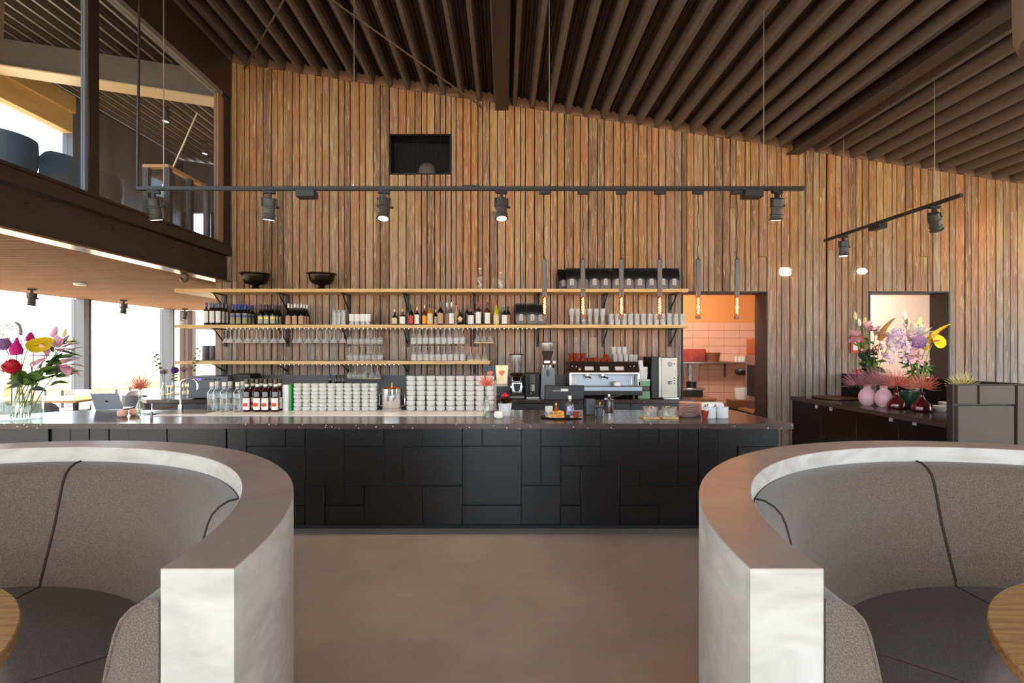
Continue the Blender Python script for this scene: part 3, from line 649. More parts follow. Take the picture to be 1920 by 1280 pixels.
for i,px in enumerate((1021,1093,1165,1237,1309,1382)):
    x=at(px,0,YT)[0]
    t=thing('tube_pendant','slim grey tube pendant with a glowing amber bulb, %s of six from the left'%ORD[i],'pendant lamp',(x,YT,pz0),0,'tube pendants over the bar')
    obj('tube',tb,t); b=obj('bulb',bb,t); obj('filament',fl,b); obj('bulb_cap',cp,t)
    wob=[(.006*sin(k*1.3+i),0,L(480)+(ZT-.03-pz0-L(480))*k/10) for k in range(11)]; wob[0]=(0,0,wob[0][2]); wob[-1]=(0,0,wob[-1][2])
    obj('cord',(MB().tube(wob,.0035,5),M_black),t); obj('adapter',(ad_,M_track),t,(0,0,ZT-pz0))
    lamp('bulb_lamp','POINT',(0,0,L(575)),3.0,(1,.55,.22),parent=t,shadow_soft_size=.025)
# spots, detector and sensor under the mezzanine
for px,py,lab in ((60,541,'leftmost'),(232,562,'middle'),(347,578,'rightmost, partly behind the oak shelf end')):
    dz=ZS-H; Y=dz*F/(VY-py); x=(px-VX)*Y/F
    head(x,Y,ZS,'black spotlight under the mezzanine soffit, %s of three'%lab if px<300 else 'rightmost black spotlight under the mezzanine soffit, near the shelf end',(.1,.1),.4,0,'spotlights under the mezzanine')
dz=ZS-H; Y=dz*F/(VY-529.5)
t=thing('smoke_detector','flat white round detector on the timber soffit','detector',((150-VX)*Y/F,Y,ZS-.045))
obj('housing',(MB().lathe([(0,0),(.06,0),(.075,.012),(.075,.035),(.06,.045),(0,.045)],(0,0,0),20),M_white),t)
Y=6.12; t=thing('ceiling_camera','small dark dome camera under the mezzanine beam','camera',(-4.02,Y,2.53-.12))
obj('dome',(MB().lathe([(0,0),(.03,.008),(.048,.03),(.052,.06),(.05,.10),(.03,.12),(0,.12)],(0,0,0),18),mat('camera_bronze',C(104,78,56),.3)),t)
obj('lens',(MB().ball((.0,-.045,.045),.018),M_black),t)
lamp('spot_lamp','SPOT',(6.9,5.0,3.3),45,(1,.80,.52),aim=(.15,1.9,-.55),spot_size=R(60),spot_blend=.9,shadow_soft_size=.04)
# white fixtures and red signs on the plank wall
t=thing('wall_light','white rounded square wall fixture right of the kitchen doorway','wall fixture',at(1470,510,7))
M_wl=mat('wall_lamp_opal',C(245,242,236),.4,emit=((1,.95,.88,1),1.0)); obj('housing',(MB().box((-.085,-.06,-.06),(.085,-.008,.06),.03),M_wl),t)
t=thing('wall_light','white oval wall fixture left of the right opening','wall fixture',at(1613,509,7))
obj('housing',(MB().ball((0,-.035,0),.075,16,8,(1,.4,.62)),M_wl),t)
M_red=mat('sign_red',C(206,38,22),.45)
t=thing('safety_sign','red safety sign with white emblem, half hidden behind the left bouquet','sign',at(1608,646,7))
obj('plate',(MB().box((-.11,-.026,-.115),(.11,-.012,.115)),M_red),t)
ib=MB(); ib.prism([(-.085,-.08),(-.02,-.08),(-.02,-.01),(-.05,.05),(-.085,.0)],-.030,-.026,'y'); ib.prism([(.02,-.08),(.05,-.08),(.05,.03),(.02,.03)],-.030,-.026,'y')
obj('emblem',(ib,M_white),t)
t=thing('fire_call_point','small red call point box with a white label on the plank wall','alarm',at(1611,697,7))
obj('box',(MB().box((-.065,-.06,-.035),(.065,-.012,.035),.005),M_red),t); obj('label',(MB().box((-.02,-.063,-.022),(.05,-.059,.012)),M_white),t)
# ================================================================ BOTTLES, GLASSES AND THINGS ON THE SHELVES
re=random.Random(11)
M_dkglass=mat('dark_bottle_glass',C(20,16,16),.08,spec=.7)
M_brglass=mat('brown_spirit',C(92,44,16),.08,spec=.7); M_amber=mat('amber_spirit',C(206,128,22),.08,spec=.7); M_gold=mat('gold_foil',C(206,160,70),.3,metal=.6)
M_yellow=mat('yellow_green_liqueur',C(190,178,20),.1,spec=.7); M_pale=mat('pale_spirit',C(222,196,120),.1,spec=.7)
M_clear=glass('clear_bottle_glass',(.93,.95,.96,1),2.2,white=.05)
M_hop=glass('hopper_glass',(.93,.93,.93,1),1.6,white=.04)
M_glass=glass('drinking_glass',(.95,.96,.95,1),1.5,white=.24)
M_gmug=glass('mug_glass',(.93,.95,.93,1),1.8,white=.36,rough=.04)
M_gstack=glass('pressed_glass',(.93,.95,.92,1),1.6,white=.80,rough=.08)
M_crim=mat('red_cap',C(170,26,30),.35); M_blue=mat('blue_foil',C(44,52,130),.35,metal=.3); M_lblw=mat('paper_white',C(238,234,224),.6); M_cream=mat('paper_cream',C(222,200,152),.6)
M_purple=mat('wine_foil',C(64,30,40),.35); M_silver=mat('silver_foil',C(190,188,180),.35,metal=.5); M_tanl=mat('paper_tan',C(196,150,120),.6); M_oliv=mat('paper_olive',C(150,146,110),.6); M_redl=mat('paper_red',C(204,44,26),.5); M_orange_cap=mat('orange_cap',C(232,150,30),.4)
def bottle_parts(key,h,r,nr,sh,ne,body,cap,capc,lab=None,l0=.08,l1=.5,band=None):
    """h,r size; nr neck radius; sh shoulder start, ne neck start (share of h); cap share; label from l0 to l1"""
    def b():
        pr=[(0,0),(r*.9,0),(r,.012*h/.3),(r,sh*h)]
        for i in range(1,5):
            t=i/5; pr.append((r+(nr-r)*(t*t*(3-2*t)),(sh+(ne-sh)*t)*h))
        pr+=[(nr,ne*h),(nr,h*(1-cap)),(0,h*(1-cap))]
        return MB().lathe(pr,(0,0,0),14),body
    ps=[('body',K(('body',key),b))]
    ps.append(('cap',K(('cap',key),lambda:(MB().lathe([(0,h*(1-cap)-.001),(nr*1.12,h*(1-cap)-.001),(nr*1.12,h),(0,h)],(0,0,0),12),capc))))
    if lab: ps.append(('label',K(('label',key),lambda:(MB().lathe([(r*1.012,l0*h),(r*1.03,l0*h),(r*1.03,l1*h),(r*1.012,l1*h)],(0,0,0),9,-pi/2-1.15,-pi/2+1.15),lab))))
    if band: ps.append(('band',K(('band',key),lambda:(MB().lathe([(r*1.035,l0*h+.62*(l1-l0)*h),(r*1.045,l0*h+.62*(l1-l0)*h),(r*1.045,l0*h+.82*(l1-l0)*h),(r*1.035,l0*h+.82*(l1-l0)*h)],(0,0,0),9,-pi/2-1.1,-pi/2+1.1),band))))
    return ps
# wine bottles, four groups of three by three
rows=('front','middle','back'); cols=('left','centre','right')
groups=[((387,398.5,410),565,'white labelled',dict(lab=M_lblw,capc=M_dkglass,cap=.20,l0=.1,l1=.62,nr=.0135,sh=.62,ne=.76),'at the left end of the shelf'),
 ((437,448,460),568,'blue capped',dict(lab=M_oliv,capc=M_blue,cap=.24,l0=.05,l1=.56,nr=.0145,sh=.6,ne=.74,band=M_blue),'second group from the left'),
 ((489,500,512),568,'green labelled',dict(lab=mat('paper_green',C(168,176,150),.6),capc=M_purple,cap=.22,l0=.06,l1=.44,nr=.0135,sh=.52,ne=.74,band=M_gold),'third group from the left'),
 ((541,553,565),567,'pink labelled',dict(lab=M_tanl,capc=M_silver,cap=.18,l0=.03,l1=.42,nr=.0135,sh=.46,ne=.74),'rightmost of the four groups')]
z=SZ[1]
for gi,(pxs,pt,nm,kw,where) in enumerate(groups):
    Yf=6.68; h=(606.8-pt)*Yf/F
    for j in range(3):
        for i,px in enumerate(pxs):
            x=at(px,0,Yf)[0]; Y=Yf+.092*j
            if x<-4.16 and Y>6.9: Y=6.88
            thing('wine_bottle','dark %s wine bottle, %s row %s, %s'%(nm,rows[j],cols[i],where),'wine bottle',(x,Y,z+.0005),0,'wine bottles on the middle shelf',
              bottle_parts(('wine',gi),h,.0365,kw['nr'],kw['sh'],kw['ne'],M_dkglass,kw['cap'],kw['capc'],kw['lab'],kw['l0'],kw['l1'],kw.get('band')))
# liqueurs and spirits
sp=[(740,577,6,'dark brown squat liqueur bottle with cream label and gold stopper',M_dkglass,M_gold,M_cream,.5,.62),(755,576,6.3,'brown spirit bottle with white label and orange cap',M_brglass,M_orange_cap,M_lblw,.55,.66),
(771,569,5.3,'dark bottle with bright red label',M_dkglass,M_dkglass,M_redl,.5,.75),(782,573,5.2,'dark square shouldered bottle with a tall white label',M_dkglass,M_gold,M_lblw,.62,.72),
(796,569,5,'brown bottle with gold neck and golden label',M_brglass,M_gold,M_orange_cap,.5,.75),(806.5,568,6,'amber whisky bottle with cream label and black cap',M_amber,M_dkglass,M_cream,.6,.74),
(817,577,4,'dark small bottle with white label behind the tan labelled one',M_dkglass,M_lblw,M_lblw,.6,.75),(826,563,6,'tall dark bottle with tan label right of the small white labelled one',M_dkglass,M_dkglass,M_tanl,.55,.75),
(838,564,5.5,'clear spirit bottle with brown speckled label and white stopper',M_clear,M_lblw,M_tanl,.55,.72),(846.5,564,5.5,'clear gin bottle with white label and white stopper',M_clear,M_lblw,M_lblw,.55,.72),
(856,569,5,'pale yellow spirit bottle with cream neck',M_pale,M_tanl,M_cream,.6,.75),(863,577,6.2,'dark round bottle with a diamond shaped cream label',M_dkglass,M_dkglass,None,.55,.72),
(876,568,4.6,'dark slim bottle behind the red capped white labelled one',M_dkglass,M_dkglass,None,.6,.75),(883,575,6.3,'squat dark bottle with white label and red cap',M_dkglass,M_crim,M_lblw,.62,.76),
(897,564,5.8,'reddish brown bottle with long white label and red cap',M_brglass,M_crim,M_lblw,.62,.78),(914,564,6,'brown bottle with white label and dark red cap',M_brglass,M_purple,M_lblw,.58,.74),
(930.5,560,6,'yellow green bottle with a tall red cap',M_yellow,M_crim,M_cream,.42,.8),(946,573,6,'dark bottle with pale label and green cap',M_dkglass,mat('green_cap',C(40,110,50),.4),M_lblw,.6,.76),(952.5,571,5,'dark bottle with dark red cap beside the coffee bags',M_dkglass,M_purple,M_tanl,.6,.76)]
for i,(px,pt,rp_,lab,body,cap,lb,sh,ne) in enumerate(sp):
    Y=6.70 if i not in (6,8,10,12,18) else 6.80
    h=(606.6-pt)*Y/F; r=rp_*Y/F*.92
    t=thing('spirit_bottle',lab,'bottle',(at(px,0,Y)[0],Y,z+.0005),0,'spirit bottles on the middle shelf',bottle_parts(('sp',i),h,r,r*.33,sh,ne,body,.17 if i!=16 else .2,cap,lb,.06,sh*.92))
    if i==11: obj('label',(MB().prism([(-.036,.085),(0,.045),(.036,.085),(0,.125)],-r-.003,-r+.004,'y'),M_cream),t)
# coffee bags
M_foil=mat('black_foil',C(24,22,22),.28,spec=.6,bump=(18,.5)); M_bagl=mat('bag_label',C(104,96,90),.45)
def bag():
    mb=MB(); w_,d=.072,.045; H_=.30
    sec=[(0,.070,.042),(.01,.074,.045),(.12,.076,.046),(.20,.076,.036),(.25,.076,.014),(.27,.076,.006),(.30,.075,.004)]
    vs=[];fs=[]
    for zz,a,b in sec: vs+=[(-a,-b,zz),(a,-b,zz),(a,b*.9,zz),(-a,b*.9,zz)]
    for k in range(len(sec)-1):
        for j in range(4): fs.append((k*4+j,k*4+(j+1)%4,k*4+4+(j+1)%4,k*4+4+j))
    fs+= [(3,2,1,0),tuple(range(len(vs)-4,len(vs)))]
    mb.add(vs,fs); return mb,M_foil
def baglabel():
    mb=MB(); 
    mb.add([(-.06,-.0475,.02),(.06,-.0475,.02),(.06,-.0480,.13),(.0,-.0478,.16),(-.06,-.0480,.13)],[(0,1,2,3,4)])
    return mb,M_bagl
def bagmark():
    mb=MB()
    for x,a,b in ((-.022,.06,.13),(-.008,.06,.145),(.008,.06,.145),(.022,.06,.13)): mb.box((x-.004,-.052,a),(x+.004,-.049,b))
    mb.box((-.022,-.052,.137),(.022,-.049,.145))
    return mb,mat('mark_white',C(222,214,204),.5)
def coffee_bag(x,Y,z,lab,grp,h=1,rz=0):
    t=thing('coffee_bag',lab,'coffee bag',(x,Y,z),rz,grp)
    obj('bag',K('bag_mesh',bag),t); obj('label',K('bag_label',baglabel),t); obj('printed_mark',K('bag_mark',bagmark),t)
    return t
for i,px in enumerate((1072,1093,1114,1135,1157,1178,1199,1220.5,1242,1263)):
    coffee_bag(at(px,0,6.72)[0],6.74,SZ[0]+.0005,'black foil coffee bag on the uppermost shelf, %s from the left in the row'%ORD[i],'coffee bags on the uppermost shelf',rz=re.uniform(-.04,.04))
coffee_bag(at(1058,0,6.85)[0]-.03,6.86,SZ[0]+.0005,'black foil coffee bag behind the first of the row on the uppermost shelf','coffee bags on the uppermost shelf',rz=.3)
for i,px in enumerate((977,998,1014)):
    coffee_bag(at(px,0,6.72)[0],6.74+(.09 if i==2 else 0),z+.0005,'black foil coffee bag on the middle shelf, %s from the left beside the spirits'%ORD[i],'coffee bags on the middle shelf')
# uppermost shelf: footed bowls, clear bottles
M_bowl=mat('bronze_black_bowl',C(46,38,28),.28,metal=.7)
for px,lab in ((479,'black footed bowl on the uppermost shelf, nearer the mezzanine'),(603,'black footed bowl on the uppermost shelf, further right')):
    Y=6.74; r=27.5*Y/F; s_=Y/F
    pr=[(0,0),(.085,0),(.085,.006),(.05,.03),(.035,.05),(.05,.065),(r*.62,.085),(r*.80,.13),(r*.86,.20),(r,.215),(r,.222),(r*.84,.21),(r*.76,.14),(r*.58,.098),(0,.09)]
    t=thing('footed_bowl',lab,'bowl',(at(px,0,Y)[0],Y,SZ[0]+.0005)); obj('bowl',(MB().lathe(pr,(0,0,0),32),M_bowl),t)
for px,pt,rp_,lab in ((899.5,499,5.6,'tall clear empty bottle on the uppermost shelf'),(938.5,507,5.4,'shorter clear carafe bottle on the uppermost shelf')):
    Y=6.75; thing('clear_bottle',lab,'bottle',(at(px,0,Y)[0],Y,SZ[0]+.0005),0,None,bottle_parts(('cb',px),(540-pt)*Y/F,rp_*Y/F,.016,.62,.74,M_clear,.06,M_lblw))
# glasses standing on the middle shelf
def tumbler(h,r0,r1,t=.003,m=None,n=14):
    return MB().lathe([(0,0),(r0,0),(r1,h),(r1-t,h),(r0-t*.6,t*2),(0,t*2)],(0,0,0),n),(m or M_glass)
M_white2=mat('white_candle_fill',C(240,238,228),.5)
for i,px in enumerate((627,635.5,644)):
    t=thing('tall_glass','tall ribbed clear glass, %s of three left of the white topped tumblers'%ORD[i],'glass',(at(px,0,6.72)[0],6.72,z+.0005),0,'tall glasses on the middle shelf',(('glass',K('tallg',lambda:tumbler(.17,.032,.030))),))
    obj('upper_glass',K('tallg2',lambda:(MB().lathe([(0,.171),(.031,.171),(.029,.205),(.026,.205),(.026,.175),(0,.175)],(0,0,0),14),M_gmug)),t)
for i,px in enumerate((660,670,680.5,690)):
    t=thing('candle_tumbler','tumbler with a white upper half, %s from left beside the tall ribbed glasses'%ORD[i],'glass',(at(px,0,6.72)[0],6.72,z+.0005),0,'white topped tumblers on the middle shelf',(('glass',K('cand',lambda:tumbler(.155,.036,.036))),))
    obj('white_band',K('candf',lambda:(MB().lathe([(.0375,.05),(.039,.055),(.039,.145),(.0375,.15)],(0,0,0),14),M_white2)),t)
for i,px in enumerate((1072,1083,1094.5,1106,1118,1130)):
    thing('latte_glass','tall narrow clear glass on the middle shelf, %s from the left'%ORD[i],'glass',(at(px,0,6.72)[0],6.72,z+.0005),0,'tall narrow glasses on the middle shelf',
      (('glass',K('latte',lambda:(MB().lathe([(0,0),(.034,0),(.034,.012),(.026,.03),(.026,.12),(.036,.15),(.036,.225),(.033,.225),(.033,.152),(.023,.12),(.023,.035),(0,.03)],(0,0,0),14),M_gmug))),))
for i in range(12):
    px=1146+i*12.1
    t=thing('glass_mug','small clear glass mug with handle on the middle shelf, %s from the left'%ORD[i],'mug',(at(px,0,6.72)[0],6.72,z+.0005),0,'glass mugs on the middle shelf',(('glass',K('gm',lambda:(MB().lathe([(0,0),(.036,0),(.039,.08),(.034,.10),(.037,.155),(.034,.155),(.031,.10),(.036,.08),(.033,.008),(0,.008)],(0,0,0),14),M_gmug))),))
    obj('handle',K('gmh',lambda:(MB().tube([(.036+.028*sin(a),0,.075-.04*cos(a)) for a in [pi*k/8 for k in range(9)]],.004,6),M_glass)),t)
t=thing('white_bowl','small white bowl at the left end of the middle shelf','bowl',(at(341,0,6.75)[0],6.75,z+.0005)); obj('bowl',(MB().lathe([(0,0),(.03,0),(.055,.03),(.06,.05),(.056,.05),(.05,.03),(0,.01)],(0,0,0),18),M_white),t)
# lowest shelf: canisters at the left
M_can=mat('grey_canister',C(98,94,92),.45)
for px,lab in ((386.5,'dark grey cylinder canister at the left end of the lowest shelf'),(400,'dark grey cylinder canister half hidden by the plank wall end')):
    Y=7.22; t=thing('canister',lab,'canister',(at(px,0,Y)[0],Y,SZ[2]+.0005)); obj('body',(MB().lathe([(0,0),(.05,0),(.052,.004),(.052,.205),(.047,.21),(0,.21)],(0,0,0),20),M_can),t)
# hanging stemmed glasses: coupe glasses in depth rows
M_coupe=glass('coupe_glass_clear',(.95,.96,.95,1),1.6,white=.5)
def coupe():
    return MB().lathe([(0,-.0),(.034,-.0),(.034,-.003),(.007,-.012),(.0058,-.03),(.0058,-.105),(.012,-.118),(.040,-.150),(.052,-.185),(.0505,-.185),(.038,-.152),(.0,-.122)],(0,0,0),14),M_coupe
zt_=SZ[1]-.060
for i in range(28):
    px=424+i*8.1; Y=6.74 if i%2 else 6.86
    if abs(px-541)<7 or abs(px-427)<0: continue
    thing('coupe_glass','shallow coupe glass hanging under the middle shelf, %s'%('%s from the left'%ORD[i] if i<18 else '%s from the right of its row'%ORD[27-i]),'coupe glass',(at(px,0,Y)[0],Y,zt_-(0 if i%2 else .0005)),0,'coupe glasses hanging under the middle shelf',(('glass',K('coupe',coupe)),))
def wine_up(h=.205):
    return MB().lathe([(0,h),(.034,h),(.034,h-.003),(.005,h-.01),(.004,h-.02),(.004,h-.085),(.02,h-.10),(.040,h-.13),(.043,.05),(.034,0),(.0325,0),(.0415,.05),(.0385,h-.131),(0,h-.103)],(0,0,0),14),M_glass
for i in range(6):
    px=656+i*11.3; Y=6.73
    thing('wine_glass','clear wine glass hanging under the middle shelf, %s of six at the centre'%ORD[i],'wine glass',(at(px,0,Y)[0],Y,zt_-.205),0,'wine glasses hanging at the centre',(('glass',K('wineup',wine_up)),))
    thing('wine_glass','clear wine glass standing upside down on the lowest shelf, %s of six at the centre'%ORD[i],'wine glass',(at(px,0,Y)[0],Y,SZ[2]+.0005),0,'wine glasses upside down on the lowest shelf',(('glass',K('wineup',wine_up)),))
def carafe():
    return MB().lathe([(0,.2),(.030,.2),(.030,.196),(.012,.185),(.011,.15),(.030,.11),(.037,.09),(.037,0),(.034,0),(.034,.088),(0,.12)],(0,0,0),14),M_glass
def cband(): return MB().lathe([(.0375,.006),(.0395,.006),(.0395,.085),(.0375,.085)],(0,0,0),14),M_gw
M_gw=glass('frosted_white_glass',(.9,.9,.88,1),1.2,white=.8,rough=.2)
for j,(zz,row) in enumerate(((zt_-.2,'hanging under the middle shelf'),(SZ[2]+.0005,'standing on the lowest shelf'))):
    for i in range(9):
        px=775.5+i*11.4+j*.6
        thing('tasting_glass','small white banded glass, %s, %s from left'%(row,ORD[i]),'glass',(at(px,0,6.72)[0],6.72,zz),0,'white banded stemmed glasses on the shelves',(('glass',K('carafe',carafe)),('white_band',K('cband',cband))))
def cone():
    return MB().lathe([(0,.19),(.024,.19),(.024,.186),(.006,.18),(.006,.12),(.016,.10),(.048,.022),(.048,.0),(.046,0),(.046,.02),(.014,.098),(0,.105)],(0,0,0),16),M_glass
def coneb(): return MB().lathe([(.0482,.0),(.0495,.0),(.0495,.014),(.0482,.014)],(0,0,0),16),M_cream
for i,(px,zz,lab) in enumerate(((895,zt_-.19,'left of three hanging'),(907,zt_-.19,'middle of three hanging'),(919,zt_-.19,'right of three hanging'),(882,SZ[2]+.0005,'left of three on the lowest shelf end'),(895.5,SZ[2]+.0005,'middle of three on the lowest shelf end'),(909,SZ[2]+.0005,'right of three on the lowest shelf end'))):
    thing('cone_glass','clear cone shaped glass with a pale rim, %s'%lab,'glass',(at(px,0,6.72)[0],6.72,zz),0,'cone shaped glasses',(('glass',K('cone',cone)),('rim',K('coneb',coneb))))
zt2=SZ[2]-.060
for i in range(4):
    thing('wine_glass','small wine glass hanging under the lowest shelf, %s of four'%ORD[i],'wine glass',(at(656+i*9,0,6.72)[0],6.72,zt2-.19),0,'small wine glasses under the lowest shelf',(('glass',K('wineup2',lambda:wine_up(.19))),))
for i in range(3):
    thing('cone_glass','clear cone shaped glass hanging under the lowest shelf, %s of three'%ORD[i],'glass',(at(686+i*11,0,6.72)[0],6.72,zt2-.19),0,'cone shaped glasses',(('glass',K('cone',cone)),('rim',K('coneb',coneb))))
# ================================================================ ON THE BAR
ZS2=ZB+.0065
# stacks of glasses
def stackglass(): return MB().lathe([(0,0),(.026,0),(.030,.005),(.0395,.012),(.041,.030),(.041,.0475),(.038,.0475),(.037,.03),(.031,.012),(0,.01)],(0,0,0),14),M_gstack
def stackglass2(): return MB().lathe([(0,0),(.030,0),(.034,.005),(.045,.013),(.047,.032),(.047,.0495),(.044,.0495),(.042,.03),(.035,.012),(0,.01)],(0,0,0),14),M_gstack
sm1=K('stack_a',stackglass); sm2=K('stack_b',stackglass2)
YS=5.10
def stk(px0,dp,ncol,nrow,py0,py1,mesh,where,h0):
    x0=at(px0,0,YS)[0]; dx=dp*YS/F; tot=(py0-py1)*YS/F; dz=tot/nrow; sc_=(dz-.0006)/h0
    for i in range(ncol):
        jx=re.uniform(-.003,.003)
        for j in range(nrow):
            t=obj('stacked_glass',mesh,None,(x0+dx*i+jx+re.uniform(-.0012,.0012),YS+re.uniform(-.003,.003),ZS2+dz*j),(0,0,re.uniform(0,6)),None,
              'clear glass, %s layer up, %s column from left, stacked %s'%(ORD[j],ORD[i],where),'glass','glasses stacked %s'%where)
            t.scale=(1,1,sc_)
stk(559,15.7,10,7,771,720,sm1,'left of the steel bucket',.0475)
stk(771,18.4,9,7,771,706,sm2,'right of the steel bucket',.0495)
# clear and dark bottles
for i,(px,pt,Y) in enumerate(((398,716,5.02),(421,716,5.02),(446,716,5.02),(408,714,5.12),(432,714,5.12),(456,714,5.12))):
    h=(771.5-716)*5.02/F
    thing('gin_bottle','clear glass bottle on the bar, %s row, %s of three'%('front' if i<3 else 'back',ORD[i%3]),'bottle',(at(px,0,Y)[0],Y,ZS2),0,'clear bottles on the bar',
      bottle_parts(('gin',),h,.044,.021,.62,.76,M_clear,.14,M_silver,None)+[('engraved_mark',K('ginmark',lambda:(MB().lathe([(.0448,.07),(.0455,.07),(.0455,.13),(.0448,.13)],(0,0,0),6,-pi/2-.5,-pi/2+.5),M_glass)))])
M_juice=mat('dark_cherry_juice',C(46,14,16),.08,spec=.7); M_fruit=mat('fruit_red',C(214,60,48),.5)
for i,(px,Y) in enumerate(((463,5.02),(482.5,5.02),(498,5.02),(516.5,5.02),(474,5.12),(490,5.12),(507.5,5.12),(524,5.12))):
    h=(771.5-710.5)*5.02/F
    t=thing('juice_bottle','dark juice bottle with red fruit on cream label, %s row, %s of four'%('front' if i<4 else 'back',ORD[i%4]),'bottle',(at(px,0,Y)[0],Y,ZS2),0,'dark juice bottles on the bar',
      bottle_parts(('juice',),h,.038,.018,.60,.76,M_juice,.13,M_dkglass,M_lblw,.07,.42))
    obj('fruit_print',K('fruitp',lambda:(MB().lathe([(0,-.0425),(.015,-.0415),(.025,-.035),(.0,-.035)],(0,0,.075),14,axis='y'),M_fruit)),t)
    obj('neck_band',K('neckb',lambda:(MB().lathe([(.0185,h*.78),(.0195,h*.78),(.0195,h*.85),(.0185,h*.85)],(0,0,0),12),M_lblw)),t)
t=thing('cup_stack_holder','white paper cup stack beside the glass stacks on the bar','cups',(at(537,0,YS)[0],YS,ZS2)); b=MB()
for i in range(9): b.lathe([(.034,.0+i*.026),(.040,.034+i*.026),(.041,.036+i*.026),(.039,.038+i*.026),(.033,.005+i*.026)],(0,0,0),16)
b.lathe([(0,.0),(.034,0),(.038,.2),(.036,.27),(0,.275)],(0,0,0),16); obj('cups',(b,M_white),t)
t=thing('green_caddy','narrow bright green upright holder beside the white paper cups','holder',(at(549,0,YS+.02)[0]-.004,YS+.0,ZS2)); obj('holder',(MB().box((-.011,-.03,0),(.011,.05,.28),.004),mat('bright_green',C(20,150,60),.4)),t)
# steel ice bucket
t=thing('ice_bucket','polished steel ice bucket with lid and side handles between the glass stacks','bucket',(at(735,0,YS)[0],YS,ZS2))
r=18*YS/F; obj('body',(MB().lathe([(0,0),(r*.95,0),(r,.01),(r,.22),(r*1.02,.222),(r*1.02,.232),(0,.232)],(0,0,0),28),M_chrome),t)
obj('lid',(MB().lathe([(0,.233),(r*1.01,.233),(r*.98,.243),(r*.3,.262),(0,.264)],(0,0,0),28),mat('copper_lid',C(205,140,84),.2,metal=1)),t)
obj('knob',(MB().lathe([(0,.264),(.006,.264),(.006,.285),(.011,.295),(.008,.305),(0,.307)],(0,0,0),12),M_chrome),t)
b=MB()
for s_ in (-1,1): b.tube([(s_*r,0,.19),(s_*(r+.03),0,.18),(s_*(r+.034),0,.06),(s_*r,0,.05)],.005,6)
obj('handles',(b,M_chrome),t)
for zz in (.17,.18,.03): obj('groove',(MB().lathe([(r,zz),(r+.002,zz),(r+.002,zz+.003),(r,zz+.003)],(0,0,0),28),M_dsteel),t)
# laptop seen from behind
x,Y,_=on(205,769.5,ZB); t=thing('laptop','open silver laptop seen from behind at the left end of the bar','laptop',(x,Y,ZB+.0005),-.12)
obj('base',(MB().box((-.135,.0,0),(.135,.20,.014),.003),M_steel),t)
scn=obj('screen',(MB().box((-.135,-.005,0),(.135,.004,.19),.003),mat('laptop_shell',C(186,190,200),.35,metal=.3)),t,(0,.0,.012),(R(28),0,0))
obj('logo',(MB().lathe([(0,-.0068),(.014,-.0068),(.014,-.005),(0,-.005)],(0,0,.10),14,axis='y'),M_dsteel),scn)
scn.rotation_euler=(R(22),0,0); t.rotation_euler=(0,0,.12)
# candles and bud vases
M_peach=mat('peach_wax_glass',C(232,176,148),.35)
for px,py,lab in ((230,781,'peach tealight glass left of the bud vase at the bar end'),(252,778,'second tealight glass just behind the left bud vase'),(935,784,'white tealight glass beside the white plant pot')):
    x,Y,_=on(px,py,ZB); t=thing('tealight',lab,'candle',(x,Y,ZB+.0005))
    m_=M_peach if px<900 else M_white2
    obj('glass',(MB().lathe([(0,0),(.030,0),(.042,.012),(.045,.04),(.038,.062),(.034,.062),(.038,.04),(0,.03)],(0,0,0),18),m_),t); obj('flame',(MB().lathe([(0,.032),(.004,.04),(.003,.048),(0,.058)],(0,0,0),8),mat('candle_flame',C(255,190,110),.4,emit=((1,.6,.25,1),6))),t)
t=thing('salt_shaker','tiny steel shaker on the bar near the left bud vase','shaker',(*on(284,784,ZB)[:2],ZB+.0005)); obj('body',(MB().lathe([(0,0),(.012,0),(.012,.05),(.008,.06),(0,.062)],(0,0,0),12),M_dsteel),t)
# white pot plant
x,Y,_=on(947,779,ZB); t=thing('plant_pot','white ribbed plant pot on the bar','pot',(x,Y,ZB+.0005)); obj('pot',(MB().lathe([(0,0),(.056,0),(.066,.115),(.069,.118),(.069,.124),(.063,.124),(.060,.105),(0,.10)],(0,0,0),24),mat('pot_white',C(214,216,220),.45)),t)
POT=(x,Y,ZB+.11)
# leaflets holder
x,Y=at(929,0,5.35)[0],5.35; zl=at(0,722,5.35)[2]
t=thing('leaflet_holder','clear acrylic stand holding leaflets above the back of the bar','stand',(x,Y,ZB-.0))
t.location=(x,5.21,ZB); Y=5.21; zl=at(0,722,Y)[2]-ZB; s_=Y/F; x0=at(905,0,Y)[0]-x
obj('stem',(MB().box((-.012,-.012,0),(.012,-.006,zl)),M_glass),t); obj('tray',(MB().box((-.02,-.03,zl-.01),(.13,.005,zl+.05)),M_glass),t); obj('foot',(MB().box((-.05,-.06,0),(.05,-.0,.004)),M_glass),t)
for (a,b_),m_,lab,dx,tz in (((907,931),mat('leaflet_navy',C(62,70,82),.6),'navy leaflet with an orange emblem left in the acrylic stand',0,686),((929,953),mat('leaflet_cream',C(238,224,180),.6),'cream leaflet with an orange gem emblem right in the acrylic stand',0,684.5)):
    xa_,xb_=at(a,0,Y)[0],at(b_,0,Y)[0]; yy=Y-.024 if a>920 else Y-.012
    q=thing('leaflet',lab,'leaflet',((xa_+xb_)/2,yy,at(0,719,Y)[2])); w_=(xb_-xa_)/2; hh=(719-tz)*s_
    obj('card',(MB().prism([(-w_*.8,0),(w_*.8,0),(w_,hh),(-w_,hh)],0,.004,'y'),m_),q)
    obj('emblem',(MB().prism([(-w_*.5,hh*.68),(w_*.5,hh*.74),(w_*.25,hh*.82),(-w_*.3,hh*.80)] if False else [(0,hh*.40),(w_*.5,hh*.66),(w_*.28,hh*.72),(-w_*.35,hh*.70),(-w_*.5,hh*.62)],-.002,0,'y'),mat('emblem_orange',C(226,104,40),.5)),q)
